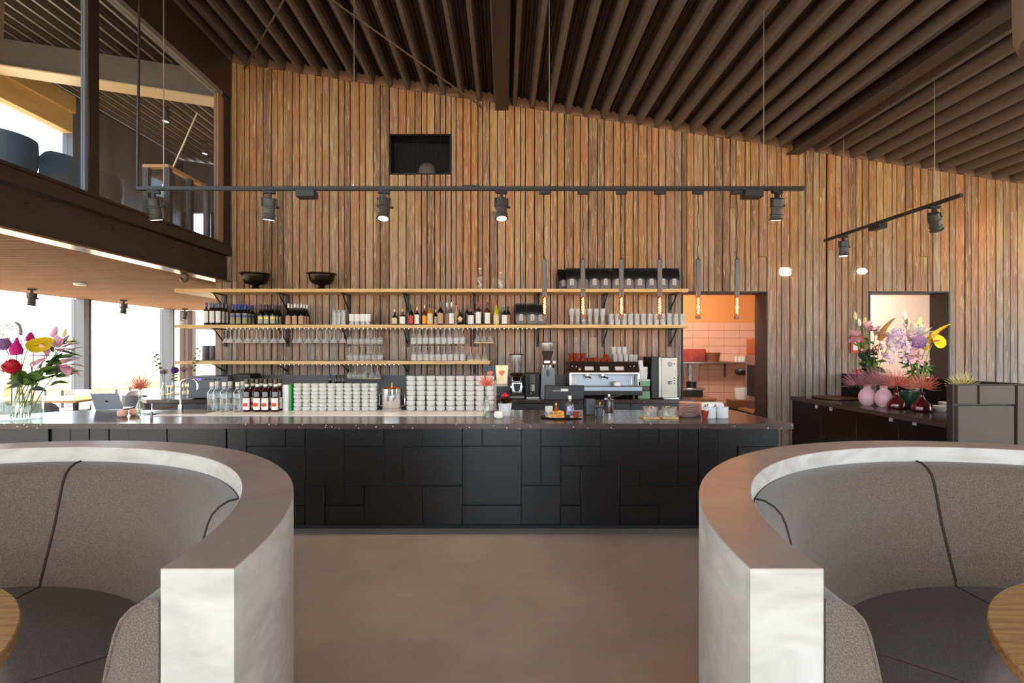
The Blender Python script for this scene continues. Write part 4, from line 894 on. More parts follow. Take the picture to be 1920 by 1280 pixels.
# point of sale screen
Y=5.08; x=at(1058,0,Y)[0]; t=thing('till_screen','black till screen on its stand, seen from behind, on the bar','screen',(x,Y,ZB+.0005)); s_=Y/F; zz=lambda py:(at(0,py,Y)[2]-ZB)
obj('screen',(MB().box((-37*s_,-.02,zz(750)),(37*s_,.02,zz(722)),.008),M_black),t); obj('sticker',(MB().box((-7*s_,-.0225,zz(733)),(7*s_,-.0195,zz(728.5))),M_silver),t)
obj('stand',(MB().prism([(-.03,0),(.03,0),(.035,zz(750)),(-.035,zz(750))],-.012,.012,'y'),M_black),t); obj('foot',(MB().box((-.09,-.08,0),(.09,.08,.012),.004),M_black),t)
obj('vent',(MB().box((-22*s_,-.0215,zz(733)),(-8*s_,-.0195,zz(731))),M_dsteel),t)
# tray with cake, coffee, bottles
x,Y,_=on(1054,785,ZB); TX,TY=x,4.62; s_=TY/F
t=thing('serving_tray','dark oval serving tray at the front of the bar','tray',(TX,TY,ZB+.0005)); tr_=MB().lathe([(0,0),(.16,0),(.195,.006),(.205,.014),(.20,.016),(.188,.009),(0,.004)],(0,0,0),36)
tr_.v=[(v[0],v[1]*.62,v[2]) for v in tr_.v]; obj('tray',(tr_,mat('tray_dark',C(48,34,32),.35)),t)
zt3=ZB+.0055
def tp(px): return (px-VX)*TY/F
t=thing('cake_plate','pale plate under the slice of apple cake','plate',(tp(1042),TY-.02,zt3)); obj('plate',(MB().lathe([(0,0),(.05,0),(.085,.008),(.088,.012),(.08,.011),(.05,.004),(0,.004)],(0,0,0),28),mat('plate_rose',C(222,206,200),.35)),t)
t=thing('cake_slice','golden crumbly slice of apple cake on a plate on the tray','cake',(tp(1041),TY-.02,zt3+.0045)); ck=MB().prism([(-.08,-.025),(.075,-.035),(.075,.035),(-.02,.03)],0,lambda a,b:.022+.03*(a+.08)/.155)
obj('cake',(ck,mat('cake_crumb',C(224,172,100),.8,noise=(50,C(172,106,48),.4),bump=(60,1))),t); obj('crust',(MB().prism([(.058,-.037),(.079,-.037),(.079,.037),(.058,.035)],0,.058),mat('cake_crust',C(214,150,70),.8,bump=(60,1))),t)
for k in range(14):
    obj('apple_chunk',K('chunk',lambda:(MB().ball((0,0,0),.010,7,4,(1,.9,.7)),mat('apple_glaze',C(236,184,96),.4))),t,(re.uniform(-.03,.07),re.uniform(-.02,.025),.042+re.uniform(0,.012)))
t=thing('saucer','pale round saucer under the brown coffee cup on the tray','saucer',(tp(1080),TY-.03,zt3)); obj('saucer',(MB().lathe([(0,0),(.035,0),(.062,.007),(.064,.010),(.057,.009),(.03,.003),(0,.003)],(0,0,0),24),_mc['plate_rose']),t)
M_rust=mat('rust_stoneware',C(146,56,28),.2)
def cupm(h=.055,r=.034): return MB().lathe([(0,0),(r*.55,0),(r*.72,h*.16),(r,h),(r*.92,h),(r*.8,h*.25),(0,h*.12)],(0,0,0),20)
t=thing('coffee_cup','rust brown coffee cup on a saucer on the tray','cup',(tp(1079),TY-.03,zt3+.0035)); obj('cup',(cupm(),M_rust),t); obj('handle',(MB().tube([(.030+.018*sin(a),0,.028-.017*cos(a)) for a in [pi*k/8 for k in range(9)]],.004,6),M_rust),t)
t=thing('sauce_bottle','little bottle with red orange juice on the tray','bottle',(tp(1044),TY+.06,zt3),0,None,bottle_parts(('sauce',),.13,.026,.010,.4,.7,mat('rosehip_juice',C(150,62,36),.1,spec=.7),.16,M_gold,M_tanl,.1,.35))
t=thing('striped_tumbler','white patterned tumbler on the tray beside the small juice bottle','tumbler',(tp(1030),TY+.045,zt3)); obj('tumbler',tumbler(.10,.034,.037,m=M_gstack),t); obj('pattern_band',(MB().lathe([(.0355,.015),(.0368,.015),(.0372,.05),(.036,.05)],(0,0,0),18),mat('pattern_paper',C(206,196,190),.6,noise=(60,C(120,110,150),.3))),t)
t=thing('water_bottle','small clear glass bottle with a blue and white label on the tray','bottle',(tp(1070),TY+.055,zt3),0,None,bottle_parts(('water',),.20,.038,.014,.58,.72,M_clear,.16,M_lblw,mat('label_bluewhite',C(196,204,226),.6,noise=(40,C(60,70,120),.25)),.1,.5))
# items right of the tray
x,Y,_=on(1107,777,ZB); t=thing('card_terminal','dark grey box dispenser on the bar right of the tray','dispenser',(x,Y,ZB+.0005)); obj('box',(MB().box((-.052,-.035,0),(.045,.045,.155),.006),mat('box_slate',C(62,70,72),.4)),t); obj('side',(MB().box((-.066,-.035,0),(-.0525,.045,.155),.003),M_black),t)
x,Y,_=on(1123,781,ZB); t=thing('spice_jar','dark ribbed pot holding yellow and red stirrers','pot',(x,Y-.02,ZB+.0005)); obj('pot',(MB().lathe([(0,0),(.04,0),(.04,.008),(.03,.012),(.032,.09),(.042,.10),(.042,.112),(.034,.112),(.03,.10),(0,.09)],(0,0,0),18),mat('jar_slate',C(70,72,76),.35)),t)
for k,c in enumerate(((200,160,40),(180,50,40),(60,50,44),(210,180,70))): obj('stirrer',(MB().tube([(0,0,.09),(.012*cos(k*1.7),.012*sin(k*1.7),.145)],.004,5),mat('stirrer%d'%k,C(*c),.5)),t)
x,Y,_=on(1142,773,ZB); t=thing('citrus_press','polished steel pot shaker with two lever arms on the bar','shaker',(x,Y,ZB+.0005)); obj('body',(MB().lathe([(0,0),(.045,0),(.047,.006),(.050,.11),(.055,.135),(.05,.137),(.045,.11),(0,.10)],(0,0,0),22),M_chrome),t)
obj('lever',(MB().tube([(-.01,0,.14),(.05,0,.165),(.115,0,.172),(.14,0,.185)],.006,8),M_chrome),t); obj('pivot',(MB().lathe([(0,.10),(.03,.10),(.02,.15),(.012,.16),(.012,.185),(0,.19)],(0,0,0),14),M_chrome),t); obj('lever',(MB().tube([(-.05,0,.15),(0,0,.17),(-.03,0,.2)],.006,8),M_chrome),t)
# tea jars on wooden trays, plate stacks, cups
M_tea=mat('teabag_mix',C(60,70,50),.6,noise=(45,C(226,220,220),.3)); M_tea2=mat('teabag_mix_dark',C(24,24,24),.6,noise=(40,C(190,214,150),.25))
for px,py,lab,tm_ in ((1222,785,'glass jar of tea bags on a small wooden tray, left of two',M_tea),(1258,785,'glass jar of tea bags on a small wooden tray, beside the plates',M_tea2)):
    x,Y,_=on(px,py,ZB); Y+=.05
    t=thing('tea_tray',lab.replace('glass jar of tea bags on a ','').replace(', ',' under a tea jar, '),'tray',(x,Y,ZB+.0005)); obj('tray',(MB().prism([(-.075,-.05),(.075,-.05),(.09,.06),(-.09,.06)],0,.012),M_oak),t)
    t=thing('tea_jar',lab,'jar',(x,Y,ZB+.0135)); obj('jar',(MB().lathe([(0,0),(.060,0),(.068,.085),(.072,.09),(.069,.092),(.064,.085),(.056,.006),(0,.006)],(0,0,0),20),M_glass),t)
    for k in range(16):
        obj('tea_bag',K(('tb',px,k%3),lambda:(MB().box((-.02,-.003,-.022),(.02,.003,.022),.002),(tm_,M_lblw,mat('teabag_mauve',C(196,160,180),.6))[k%3])),t,(re.uniform(-.03,.03),re.uniform(-.03,.03),.03+.055*(k/16)),(re.uniform(-.5,.5),re.uniform(-.5,.5),re.uniform(0,3)))
M_plate=mat('plate_blush',C(228,200,192),.35)
pl=K('plate',lambda:(MB().lathe([(0,0),(.052,0),(.081,.009),(.083,.0118),(.08,.0122),(.055,.004),(0,.004)],(0,0,0),28),M_plate))
for px,py,n_,nm,dy in ((1293,782,9,'front',.05),(1310,781,8,'rear',.14)):
    x,Y,_=on(px,py,ZB)
    for j in range(n_):
        thing('plate','blush pink plate, %s from the bottom of the %s plate stack on the bar'%(ORD[j],nm),'plate',(x+re.uniform(-.002,.002),Y+dy,ZB+.001+j*.0158),0,'blush plates in the %s stack'%nm,(('plate',pl),))
x,Y=at(1330,0,5.1)[0],5.1; t=thing('serving_dish','low white rectangular dish behind the white pots at the bar end','dish',(x,Y+.0,ZB+.0005)); obj('dish',(MB().box((-.14,-.05,0),(.14,.07,.095),.02),mat('dish_white',C(214,220,226),.4)),t)
x,Y,_=on(1323.5,785,ZB); t=thing('espresso_cup','small rust brown cup in front of the white pots','cup',(x,Y+.02,ZB+.0005)); obj('cup',(MB().lathe([(0,0),(.022,0),(.023,.01),(.036,.075),(.033,.075),(.02,.014),(0,.012)],(0,0,0),20),M_rust),t)
for px,lab in ((1333,'white cylinder pot full of spoons and sugar sticks on the bar'),(1356.5,'white empty cylinder pot at the right end of the bar')):
    x,Y,_=on(px,784,ZB); t=thing('white_pot',lab,'pot',(x,Y+.03,ZB+.0005)); obj('pot',(MB().lathe([(0,0),(.053,0),(.056,.004),(.056,.105),(.052,.105),(.05,.01),(0,.01)],(0,0,0),24),mat('pot_white',None) if 'pot_white' not in _mc else _mc['pot_white']),t)
    if px<1340:
        for k in range(18): 
            a=k*2.4; q=.04*sqrt(k/18); obj('sugar_stick',K(('sug',k%2),lambda:(MB().tube([(0,0,0),(0,0,.07)],.007,6),(M_lblw,M_chrome)[k%2])),t,(q*cos(a),q*sin(a),.062),(re.uniform(-.25,.25),re.uniform(-.25,.25),0))
# ================================================================ ON THE BACK COUNTER
YB_=6.62; zc=ZC+.0005; s_=YB_/F
def bx_(px): return at(px,0,YB_)[0]
# amplifier rack
t=thing('amplifier','grey rack amplifier with a small blue display at the left of the back counter','amplifier',(bx_(401),6.62,zc)); w_=36*s_
M_amp=mat('amp_grey',C(96,102,108),.45)
obj('case',(MB().box((-w_,-.13,.012),(w_,.2,.30),.004),M_amp),t); obj('display',(MB().box((-w_*.68,-.134,.245),(-w_*.35,-.129,.272)),mat('display_blue',C(70,60,190),.3,emit=((.15,.12,.7,1),1.0))),t)
for k in range(4): obj('knob',K('ampk',lambda:(MB().cyl((0,0,0),.010,.014,10,'y'),M_black)),t,(-w_*.1+k*.06,-.145,.26))
for k in (0,1): obj('face_plate',(MB().box((-w_*.92,-.137,.03+k*.105),(w_*.92,-.129,.125+k*.105),.002),M_amp),t)
for k in (-1,1): obj('foot',(MB().box((k*w_*.8-.02,-.1,0),(k*w_*.8+.02,.15,.012)),M_black),t)
t=thing('black_case','black equipment case beside the grey amplifier','case',(bx_(457),6.66,zc)); obj('case',(MB().box((-17*s_,-.1,0),(17*s_,.18,.325),.005),M_black),t)
for k,(px,pt) in enumerate(((615,704),(626,706),(633,706),(640,706))):
    thing('dark_bottle','small dark bottle behind the left glass stacks, %s of four'%ORD[k],'bottle',(bx_(px),6.7,zc),0,'dark bottles behind the glass stacks',bottle_parts(('db',k==0),(752-pt)*6.7/F-.03,.03,.013,.55,.75,M_dkglass,.12,M_blue if k==0 else M_dkglass,M_lblw if k==0 else None))
# grinders
def hopper(r0,r1,h): return MB().lathe([(r0,0),(r1*.92,h*.55),(r1,h*.8),(r1,h),(r1-.004,h),(r1-.004,h*.8),(r0-.003,.003)],(0,0,0),20)
x=bx_(969); t=thing('coffee_grinder','chrome coffee grinder with an empty glass hopper on the back counter','grinder',(x,6.62,zc))
obj('body',(MB().box((-.095,-.08,.05),(.095,.14,.24),.03),M_chrome),t); obj('base',(MB().box((-.10,-.15,0),(.10,.15,.05),.01),M_dsteel),t); obj('head',(MB().lathe([(0,.24),(.10,.24),(.105,.28),(.085,.31),(.05,.325),(0,.33)],(0,.02,0),20),M_chrome),t)
obj('collar',(MB().lathe([(.06,.318),(.088,.30),(.1,.328),(.06,.34)],(0,.02,0),20),M_black),t)
obj('hopper',(hopper(.05,.085,.25),M_hop),t,(0,.02,.335)); obj('lid',(MB().lathe([(0,0),(.098,0),(.098,.012),(0,.018)],(0,0,0),20),M_black),t,(0,.02,.583)); obj('spout',(MB().prism([(-.03,.10),(.03,.10),(.05,.2),(-.05,.2)],-.13,-.08,'y'),M_black),t); obj('fork',(MB().box((-.045,-.14,.085),(.045,-.08,.10)),M_chrome),t)
x=bx_(998); t=thing('coffee_tamper_station','black automatic tamper box with a grey cylinder between the two grinders','machine',(x,6.62,zc))
obj('case',(MB().box((-.10,-.0,0),(.10,.2,.335),.008),M_black),t); obj('column',(MB().lathe([(0,.2),(.05,.2),(.05,.325),(0,.33)],(0,-.06,0),20),M_spot),t); obj('base',(MB().box((-.09,-.13,0),(.09,-.005,.03),.006),M_steel),t); obj('press',(MB().lathe([(0,.1),(.045,.1),(.04,.19),(0,.195)],(0,-.06,0),16),M_dsteel),t); obj('portafilter',(MB().box((-.03,-.12,.05),(.03,-.02,.095),.012),M_chrome),t)
x=bx_(1026.5); t=thing('coffee_grinder','grey coffee grinder with a hopper half full of beans','grinder',(x,6.62,zc))
obj('body',(MB().prism([(-.10,0),(.10,0),(.085,.41),(-.085,.41)],-.09,.14,'y'),mat('grinder_grey',C(112,116,120),.4,metal=.3)),t); obj('head',(MB().lathe([(0,.41),(.088,.41),(.09,.45),(.06,.475),(.06,.505),(0,.51)],(0,.02,0),20),M_chrome),t)
obj('hopper',(hopper(.045,.095,.245),M_hop),t,(0,.02,.505)); obj('beans',(MB().lathe([(0,.006),(.041,.006),(.083,.13),(0,.138)],(0,.02,.503),18),mat('coffee_beans',C(62,34,22),.6,noise=(90,C(34,18,12),.4),bump=(90,1))),t); obj('lid',(MB().lathe([(0,0),(.104,0),(.104,.010),(0,.016)],(0,0,0),20),M_black),t,(0,.02,.752)); obj('knob',(MB().ball((.085,-.06,.485),.026,12,8),M_white),t); obj('spout',(MB().lathe([(0,.0),(.012,0),(.022,.08),(0,.085)],(0,-.105,.3),12),M_dsteel),t)
# espresso machine
xa_,xb_=bx_(1066),bx_(1196); cx_=(xa_+xb_)/2; W2=(xb_-xa_)/2
t=thing('espresso_machine','wide steel espresso machine with a dark display panel on the back counter','espresso machine',(cx_,6.60,zc)); zz=lambda py:H+(VY-py)*6.45/F-zc
for a in (-1,1):
    for b_ in (-.1,.2): obj('foot',(MB().cyl((a*W2*.8,b_,0),.025,zz(741),12),M_black),t)
obj('base',(MB().box((-W2*.98,-.16,zz(741)),(W2*1.02,.3,zz(733)),.006),M_black),t)
obj('drip_tray',(MB().box((-W2*1.0,-.19,zz(733)),(W2*1.01,.1,zz(724)),.006),mat('splash_steel',C(150,158,168),.38,metal=.9)),t)
obj('splash_plate',(MB().box((-W2*.92,.06,zz(724)),(W2*.92,.30,zz(700))),mat('splash_steel',C(150,158,168),.38,metal=.9)),t)
for a in (-1,1): obj('side_panel',(MB().box((a*W2*.97-.02,-.08,zz(724)),(a*W2*.97+.02,.32,zz(700)),.004),M_steel),t)
obj('hood',(MB().prism([(-.06,zz(700)),(.32,zz(700)),(.32,zz(680)),(-.0,zz(680))],-W2,W2,'x'),mat('machine_bronze',C(58,42,34),.3,metal=.4)),t)
obj('trim_bar',(MB().box((-W2*1.0,-.085,zz(701.5)),(W2*1.0,-.06,zz(698.5)),.003),M_chrome),t)
for i,px in enumerate((1103,1131,1159)):
    b=MB().prism([(-.072,zz(694.5)),(-.068,zz(694.5)),(-.038,zz(687.5)),(-.042,zz(687.5))],bx_(px-8)-cx_,bx_(px+8)-cx_,'x'); obj('display',(b,mat('display_pale',C(214,212,206),.3)),t)
obj('badge',(MB().cyl((bx_(1085)-cx_,-.075,zz(692.5)),.017,.012,14,'y'),mat('badge_copper',C(210,130,100),.3)),t)
for px in (1075,1182): obj('steam_knob',(MB().tube([(bx_(px)-cx_+.03*cos(a),-.06,zz(686)+.03*sin(a)) for a in [pi+pi*k/8 for k in range(9)]],.007,6),M_chrome),t)
for px in (1100,1129):
    g=MB().cyl((bx_(px)-cx_,0.0,zz(706)),.034,.03,14); g.tube([(bx_(px)-cx_,-.01,zz(707)),(bx_(px+6)-cx_,-.12,zz(709))],.013,8); g.tube([(bx_(px-2)-cx_,-.02,zz(706)),(bx_(px-3)-cx_,-.03,zz(711))],.007,6); obj('group_head',(g,M_chrome),t)
obj('steam_wand',(MB().tube([(bx_(1182)-cx_,-.03,zz(701)),(bx_(1181)-cx_,-.06,zz(721))],.006,6),M_chrome),t)
obj('towel',(MB().box((bx_(1148)-cx_,-.12,zz(724)),(bx_(1160)-cx_,-.02,zz(716)),.01),M_white),t)
obj('top_rail',(MB().tube([(-W2*.97,.0,zz(679)),(W2*.97,.0,zz(679))],.006,6),M_chrome),t)
obj('lever_panel',(MB().box((-W2*.9,.052,zz(722)),(-W2*.74,.06,zz(703)),.003),M_white),t)
ztop=zc+zz(680)+.0006
YM=6.70
def mx_(px): return at(px,0,6.66)[0]
cm=K('rustcup',lambda:(cupm(.062,.040),M_rust))
for i,px in enumerate((1071,1082,1094)):
    for j in range(2):
        thing('coffee_cup','rust brown cup on the espresso machine, column %s, %s of its stack'%(ORD[i],('bottom','top')[j]),'cup',(mx_(px),YM,ztop+j*.063),0,'rust cups stacked on the espresso machine',(('cup',cm),))
for i,px in enumerate((1106,1117)):
    thing('coffee_cup','single rust brown cup on the espresso machine, %s of two right of the stacks'%('left','right')[i],'cup',(mx_(px),YM,ztop),0,'rust cups stacked on the espresso machine',(('cup',cm),))
for i,(px,dz) in enumerate(((1131,0),(1143,0),(1137,.056))):
    thing('cup_upturned','rust brown upturned cup on the espresso machine, %s of a pyramid of three'%('left','right','top')[i],'cup',(mx_(px),YM,ztop+dz),0,'upturned rust cups',(('cup',K('upcup',lambda:(MB().lathe([(0,.055),(.02,.055),(.036,.04),(.046,0),(.043,0),(.033,.038),(0,.05)],(0,0,0),18),M_rust))),))
for i,px in enumerate((1155,1165,1175,1185,1193)):
    for j in range(2 if i in (0,1,2) else 1):
        thing('shot_glass','clear tumbler on the espresso machine, %s from left, %s'%(ORD[i],('lower','upper')[j]),'glass',(mx_(px)+(-.02 if j else 0),YM,ztop+j*.106),0,'tumblers on the espresso machine',(('glass',K('shotg',lambda:tumbler(.105,.030,.034,m=M_gmug))),))
# paper cup towers, green boxes, steel machine
for i,(px,pt,n_) in enumerate(((1196.5,676,11),(1204.5,688,8))):
    t=thing('paper_cup_stack','tower of white paper cups beside the espresso machine, %s'%('taller' if i==0 else 'shorter'),'cups',(bx_(px)+.03,6.60+i*.0,zc+.26+.0005)); b=MB(); H0=(711-pt)*s_
    for k in range(n_):
        q=k*(H0-.06)/(n_-1); b.lathe([(.026,q),(.035,q+.05),(.037,q+.054),(.034,q+.056),(.025,q+.01)],(0,0,0),14)
    b.lathe([(0,0),(.026,0),(.033,H0-.02),(0,H0-.02)],(0,0,0),14); obj('cups',(b,M_white),t)
M_gbox=mat('sage_box',C(122,156,128),.5)
for i,(z0,z1) in enumerate(((0,.055),(.055,.10),(.165,.225))):
    pass
t=thing('tea_box_rack','sage green drawer boxes stacked right of the espresso machine','boxes',(bx_(1204),6.62,zc)); w_=11*s_
obj('lower_box',(MB().box((-w_,-.1,0),(w_,.12,.10),.004),M_gbox),t); obj('middle_box',(MB().box((-w_,-.08,.101),(w_,.12,.165),.004),M_spot),t); obj('upper_box',(MB().box((-w_,-.1,.166),(w_,.12,.235),.004),M_gbox),t); obj('lid',(MB().box((-w_,-.1,.236),(w_,.12,.2595),.004),mat('lid_clear',C(200,206,204),.3)),t)
xa_,xb_=bx_(1217),bx_(1265)
t=thing('milk_machine','tall black and silver milk fridge machine at the right end of the back counter','machine',((xa_+xb_)/2,6.62,zc)); W2=(xb_-xa_)/2; hh=(748-674)*s_+.02
obj('case',(MB().box((-W2,-.10,0),(W2,.28,hh),.006),M_black),t); obj('front',(MB().box((-W2*.28,-.125,.02),(W2*.98,-.098,hh-.004),.006),mat('front_champagne',C(168,162,148),.34,metal=.6)),t); obj('side_strip',(MB().box((-W2*.44,-.12,.02),(-W2*.29,-.098,hh-.004)),M_silver),t)
obj('knob',(MB().lathe([(0,0),(.034,0),(.034,.012),(.028,.014),(.028,.006),(0,.006)],(W2*.38,-.126,hh*.83),20,axis='y'),M_dsteel),t)
for q in (.37,.44,.5): obj('button',(MB().cyl((W2*.72,-.132,hh*q),.008,.008,10,'y'),M_black),t)
obj('button',(MB().cyl((W2*.72,-.132,hh*.84),.008,.008,10,'y'),M_black),t); obj('tap',(MB().box((W2*.28,-.15,hh*.35),(W2*.5,-.124,hh*.43),.004),M_dsteel),t); obj('drip_tray',(MB().box((-W2*.25,-.2,0),(W2*.98,-.127,.025),.006),M_chrome),t)
# ================================================================ FLOWERS
rf=random.Random(21)
M_stem=mat('stem_green',C(120,140,50),.5); M_leaf=mat('leaf_green',C(70,96,36),.5,noise=(8,C(96,118,48),.5)); M_dleaf=mat('leaf_dark',C(40,58,30),.5)
M_lilyp=mat('lily_pink',C(226,150,176),.5,noise=(10,C(246,214,216),.4)); M_lilyw=mat('lily_bud',C(226,216,140),.5); M_lilyc=mat('lily_cream',C(246,238,222),.5)
M_allium=mat('allium_mauve',C(160,120,170),.7,bump=(120,1)); M_allium2=mat('allium_purple',C(96,50,118),.7,bump=(120,1)); M_mag=mat('celosia_magenta',C(222,30,140),.6,bump=(80,1)); M_peony=mat('peony_red',C(184,10,42),.6)
M_calla=mat('calla_yellow',C(214,180,20),.45); M_callab=mat('calla_bright',C(240,205,20),.45); M_fox=mat('foxtail_ochre',C(196,144,64),.6,bump=(90,1)); M_foxy=mat('foxtail_yellow',C(232,184,20),.6,bump=(90,1))
M_lilac=mat('orchid_lilac',C(212,190,216),.55); M_pin=mat('pincushion_coral',C(226,130,110),.55); M_pin2=mat('pincushion_plum',C(176,116,124),.55); M_pin3=mat('pincushion_yellow',C(222,204,130),.55)
M_tips=mat('pin_tips',C(240,210,150),.5); M_water=glass('vase_glass',(.93,.96,.93,1),1.5,white=.05)
import mathutils
V=mathutils.Vector
def bez(a,b,c,n=8): return [tuple((1-t)**2*V(a)+2*t*(1-t)*V(b)+t*t*V(c)) for t in [i/n for i in range(n+1)]]
def leafmesh(mb,a,b,wd,sag=.15,n=6,roll=0):
    a,b=V(a),V(b); d=b-a; L=d.length; d.normalize(); side=d.cross(V((0,0,1)))
    if side.length<.1: side=V((1,0,0))
    side.normalize(); up=side.cross(d); side=(side*cos(roll)+up*sin(roll)); up=side.cross(d)
    vs=[];fs=[]
    for i in range(n+1):
        t=i/n; p=a+d*(L*t)-V((0,0,1))*(sag*L*t*t); w_=wd*sin(pi*min(.98,max(.03,t**.8)))
        vs+=[p-side*w_+up*w_*.25,p-up*.0015,p+side*w_+up*w_*.25]
    for i in range(n):
        for j in (0,1): fs.append((i*3+j,i*3+j+1,i*3+4+j,i*3+3+j))
    mb.add(vs,fs); return mb
def flower(name,label,cat,base,head,bend=(0,0,0),grp=None,stem=M_stem,sr=.004):
    """a cut stem standing in its vase: returns its Empty and the head position (local)"""
    t=thing(name,label,cat,base,0,grp)
    h=V(head)-V(base); mid=V((h.x*.25+bend[0],h.y*.25+bend[1],h.z*.55+bend[2]))
    obj('stem',(MB().tube(bez((0,0,0),mid,h),[sr]*9,6),stem),t)
    return t,h,(h-mid).normalized()
def pincushion(t,h,m,R_=.07,n=70,up=.25,tip=M_tips):
    mb=MB(); tb=MB()
    for k in range(n):
        zz=1-1.5*(k+.5)/n; a=k*2.39996; r=sqrt(max(0,1-zz*zz)); d=V((r*cos(a),r*sin(a),zz+up)).normalized(); L=R_*rf.uniform(.8,1.15)
        p0=h+d*.008; p1=h+d*L*.6; p2=h+d*L+V((0,0,.12*L))
        mb.tube([p0,p1,p2],[.0024,.0020,.0018],3,False); tb.add([p2+V((.003,0,0)),p2+V((-.0015,.0026,0)),p2+V((-.0015,-.0026,0)),p2+d*.006,p2-d*.003],[(0,1,3),(1,2,3),(2,0,3),(1,0,4),(2,1,4),(0,2,4)])
    mb.ball(h,.016,8,5); b=obj('flower_head',(mb,m),t,kind='stuff'); obj('pollen_tips',(tb,tip),b,kind='stuff')
def lily(t,h,d,m,s=1.0,op=.7,n=6):
    q=d.to_track_quat('Z','Y')
    mb=MB()
    for k in range(n):
        a=2*pi*k/n; o=V((sin(op)*cos(a),sin(op)*sin(a),cos(op))); e=q@(o*.11*s); b=q@(V((.01*cos(a),.01*sin(a),0)))
        leafmesh(mb,h+b,h+e,.026*s,.12,6)
    obj('petals',(mb,m),t)
    mb=MB()
    for k in range(4): mb.tube([h,h+q@V((.02*cos(k*1.6),.02*sin(k*1.6),.07))],.0016,4)
    obj('stamens',(mb,M_fox),t)
def bud(t,h,d,m,L=.07,r=.014):
    q=d.to_track_quat('Z','Y'); mb=MB().lathe([(0,0),(r*.7,L*.1),(r,L*.4),(r*.8,L*.7),(r*.3,L*.95),(0,L)],(0,0,0),8); mb.v=[tuple(h+q@V(v)) for v in mb.v]; obj('bud',(mb,m),t)
def globe(t,h,r,m):
    mb=MB().ball(h,r*.82,16,10); 
    for k in range(160):
        zz=1-2*(k+.5)/160; a=k*2.39996; q=sqrt(1-zz*zz); d=V((q*cos(a),q*sin(a),zz)); p=h+d*r*.8; u=d.cross(V((0,0,1.01))).normalized()*r*.09; v=d.cross(u)
        mb.add([p+u,p-u*.5+v*.87,p-u*.5-v*.87,p+d*r*.24],[(0,1,3),(1,2,3),(2,0,3)])
    obj('flower_head',(mb,m),t)
def spike(t,pts,r0,m):
    n=len(pts)-1; mb=MB().tube(pts,[r0*(.75+.25*sin(pi*min(1,i/n*1.4))) * (1-(i/n)**2.2)+.002 for i in range(n+1)],9)
    P=[V(p) for p in pts]
    for k in range(220):
        t_=(k+.5)/220*.96; i=min(n-1,int(t_*n)); p=P[i].lerp(P[i+1],t_*n-i); ax=(P[i+1]-P[i]).normalized(); u=ax.cross(V((.3,1,.2))).normalized(); a=k*2.4; d=u*cos(a)+ax.cross(u)*sin(a); rr=r0*(1-t_**2.2)*.95+.002
        c_=p+d*rr; e=.0045; mb.add([c_+ax*e,c_-ax*e*.5+ax.cross(d)*e,c_-ax*e*.5-ax.cross(d)*e,c_+d*e*1.6],[(0,1,3),(1,2,3),(2,0,3)])
    obj('flower_spike',(mb,m),t)
def spathe(t,h,d,m,s=1.0,spad=M_foxy):
    """heart shaped waxy spathe facing roughly along d with its spadix"""
    q=d.to_track_quat('Z','Y'); mb=MB(); N_=14; vs=[V((0,0,0))]; 
    for ring,f in ((1,.5),(2,1.0)):
        for k in range(N_):
            a=2*pi*k/N_; rr=.085*s*f*(1+.28*cos(a)) ; vs.append(V((rr*cos(a)+.02*s*f,rr*sin(a)*.85,.02*s*(f**2)*(1+.5*cos(2*a)))))
    fs=[(0,1+k,1+(k+1)%N_) for k in range(N_)]+[(1+k,1+N_+k,1+N_+(k+1)%N_,1+(k+1)%N_) for k in range(N_)]
    mb.add([h+q@v for v in vs],fs); obj('spathe',(mb,m),t)
    obj('spadix',(MB().tube([h+q@V((0,0,.004)),h+q@V((.02*s,0,.02*s)),h+q@V((.055*s,.005,.028*s))],[.006*s,.007*s,.004*s],8),spad),t)
def rose(t,h,r,m):
    mb=MB().ball(h,r*.72,12,8)
    for k in range(70):
        zz=1-1.5*(k+.5)/70; a=k*2.39996; q=sqrt(1-zz*zz); d=V((q*cos(a),q*sin(a),zz)); v=(V((0,0,1))-d*zz); v=v.normalized() if v.length>.05 else V((1,0,0)); u=d.cross(v)
        p=h+d*r*(.74+.1*sin(k*1.7)); w_=r*.34
        mb.add([p-v*w_,p+u*w_,p+u*w_*.8+v*w_*.9+d*r*.16,p+v*w_*1.15+d*r*.26,p-u*w_*.8+v*w_*.9+d*r*.16,p-u*w_,p+d*r*.1],[(0,1,6),(1,2,6),(2,3,6),(3,4,6),(4,5,6),(5,0,6)])
    obj('petals',(mb,m),t)
def leaves(t,specs,m=M_leaf):
    for a,b,w_ in specs: obj('leaf',(leafmesh(MB(),a,b,w_,.12,6,rf.uniform(.5,1.25)*rf.choice((-1,1))),m),t)
def vase(name,label,loc,prof,m,extra=None,n=24):
    t=thing(name,label,'vase',loc); obj('vase',(MB().lathe(prof,(0,0,0),n),m),t)
    return t
# ---- big glass jar at the left end of the bar
JX,JY,_=on(38,787,ZB); JY+=.10; JX=(38-VX)*JY/F; s_=JY/F; zB=ZB+.0005
t=vase('glass_jar_vase','large clear glass jar vase of flowers at the far left of the bar',(JX,JY,zB),[(0,0),(.15,0),(.162,.012),(.165,.24),(.12,.31),(.10,.34),(.115,.395),(.118,.40),(.112,.40),(.096,.34),(.116,.308),(.160,.238),(.156,.016),(0,.014)],M_water)
obj('water',(MB().lathe([(0,.016),(.153,.016),(.156,.20),(0,.20)],(0,0,0),24),glass('water_tint',(.93,.96,.93,1),.3)),t)
def J(px,py,dy=0): 
    Y=JY+dy; return at(px,py,Y)
def jb(k): a=k*2.4; return (JX+.07*cos(a),JY+.07*sin(a),zB+.02)
k=0
t,h,d=flower('allium_flower','mauve allium globe at the left edge of the picture','flower',jb(0),J(6,645,-.05)); globe(t,h,.062,M_allium)
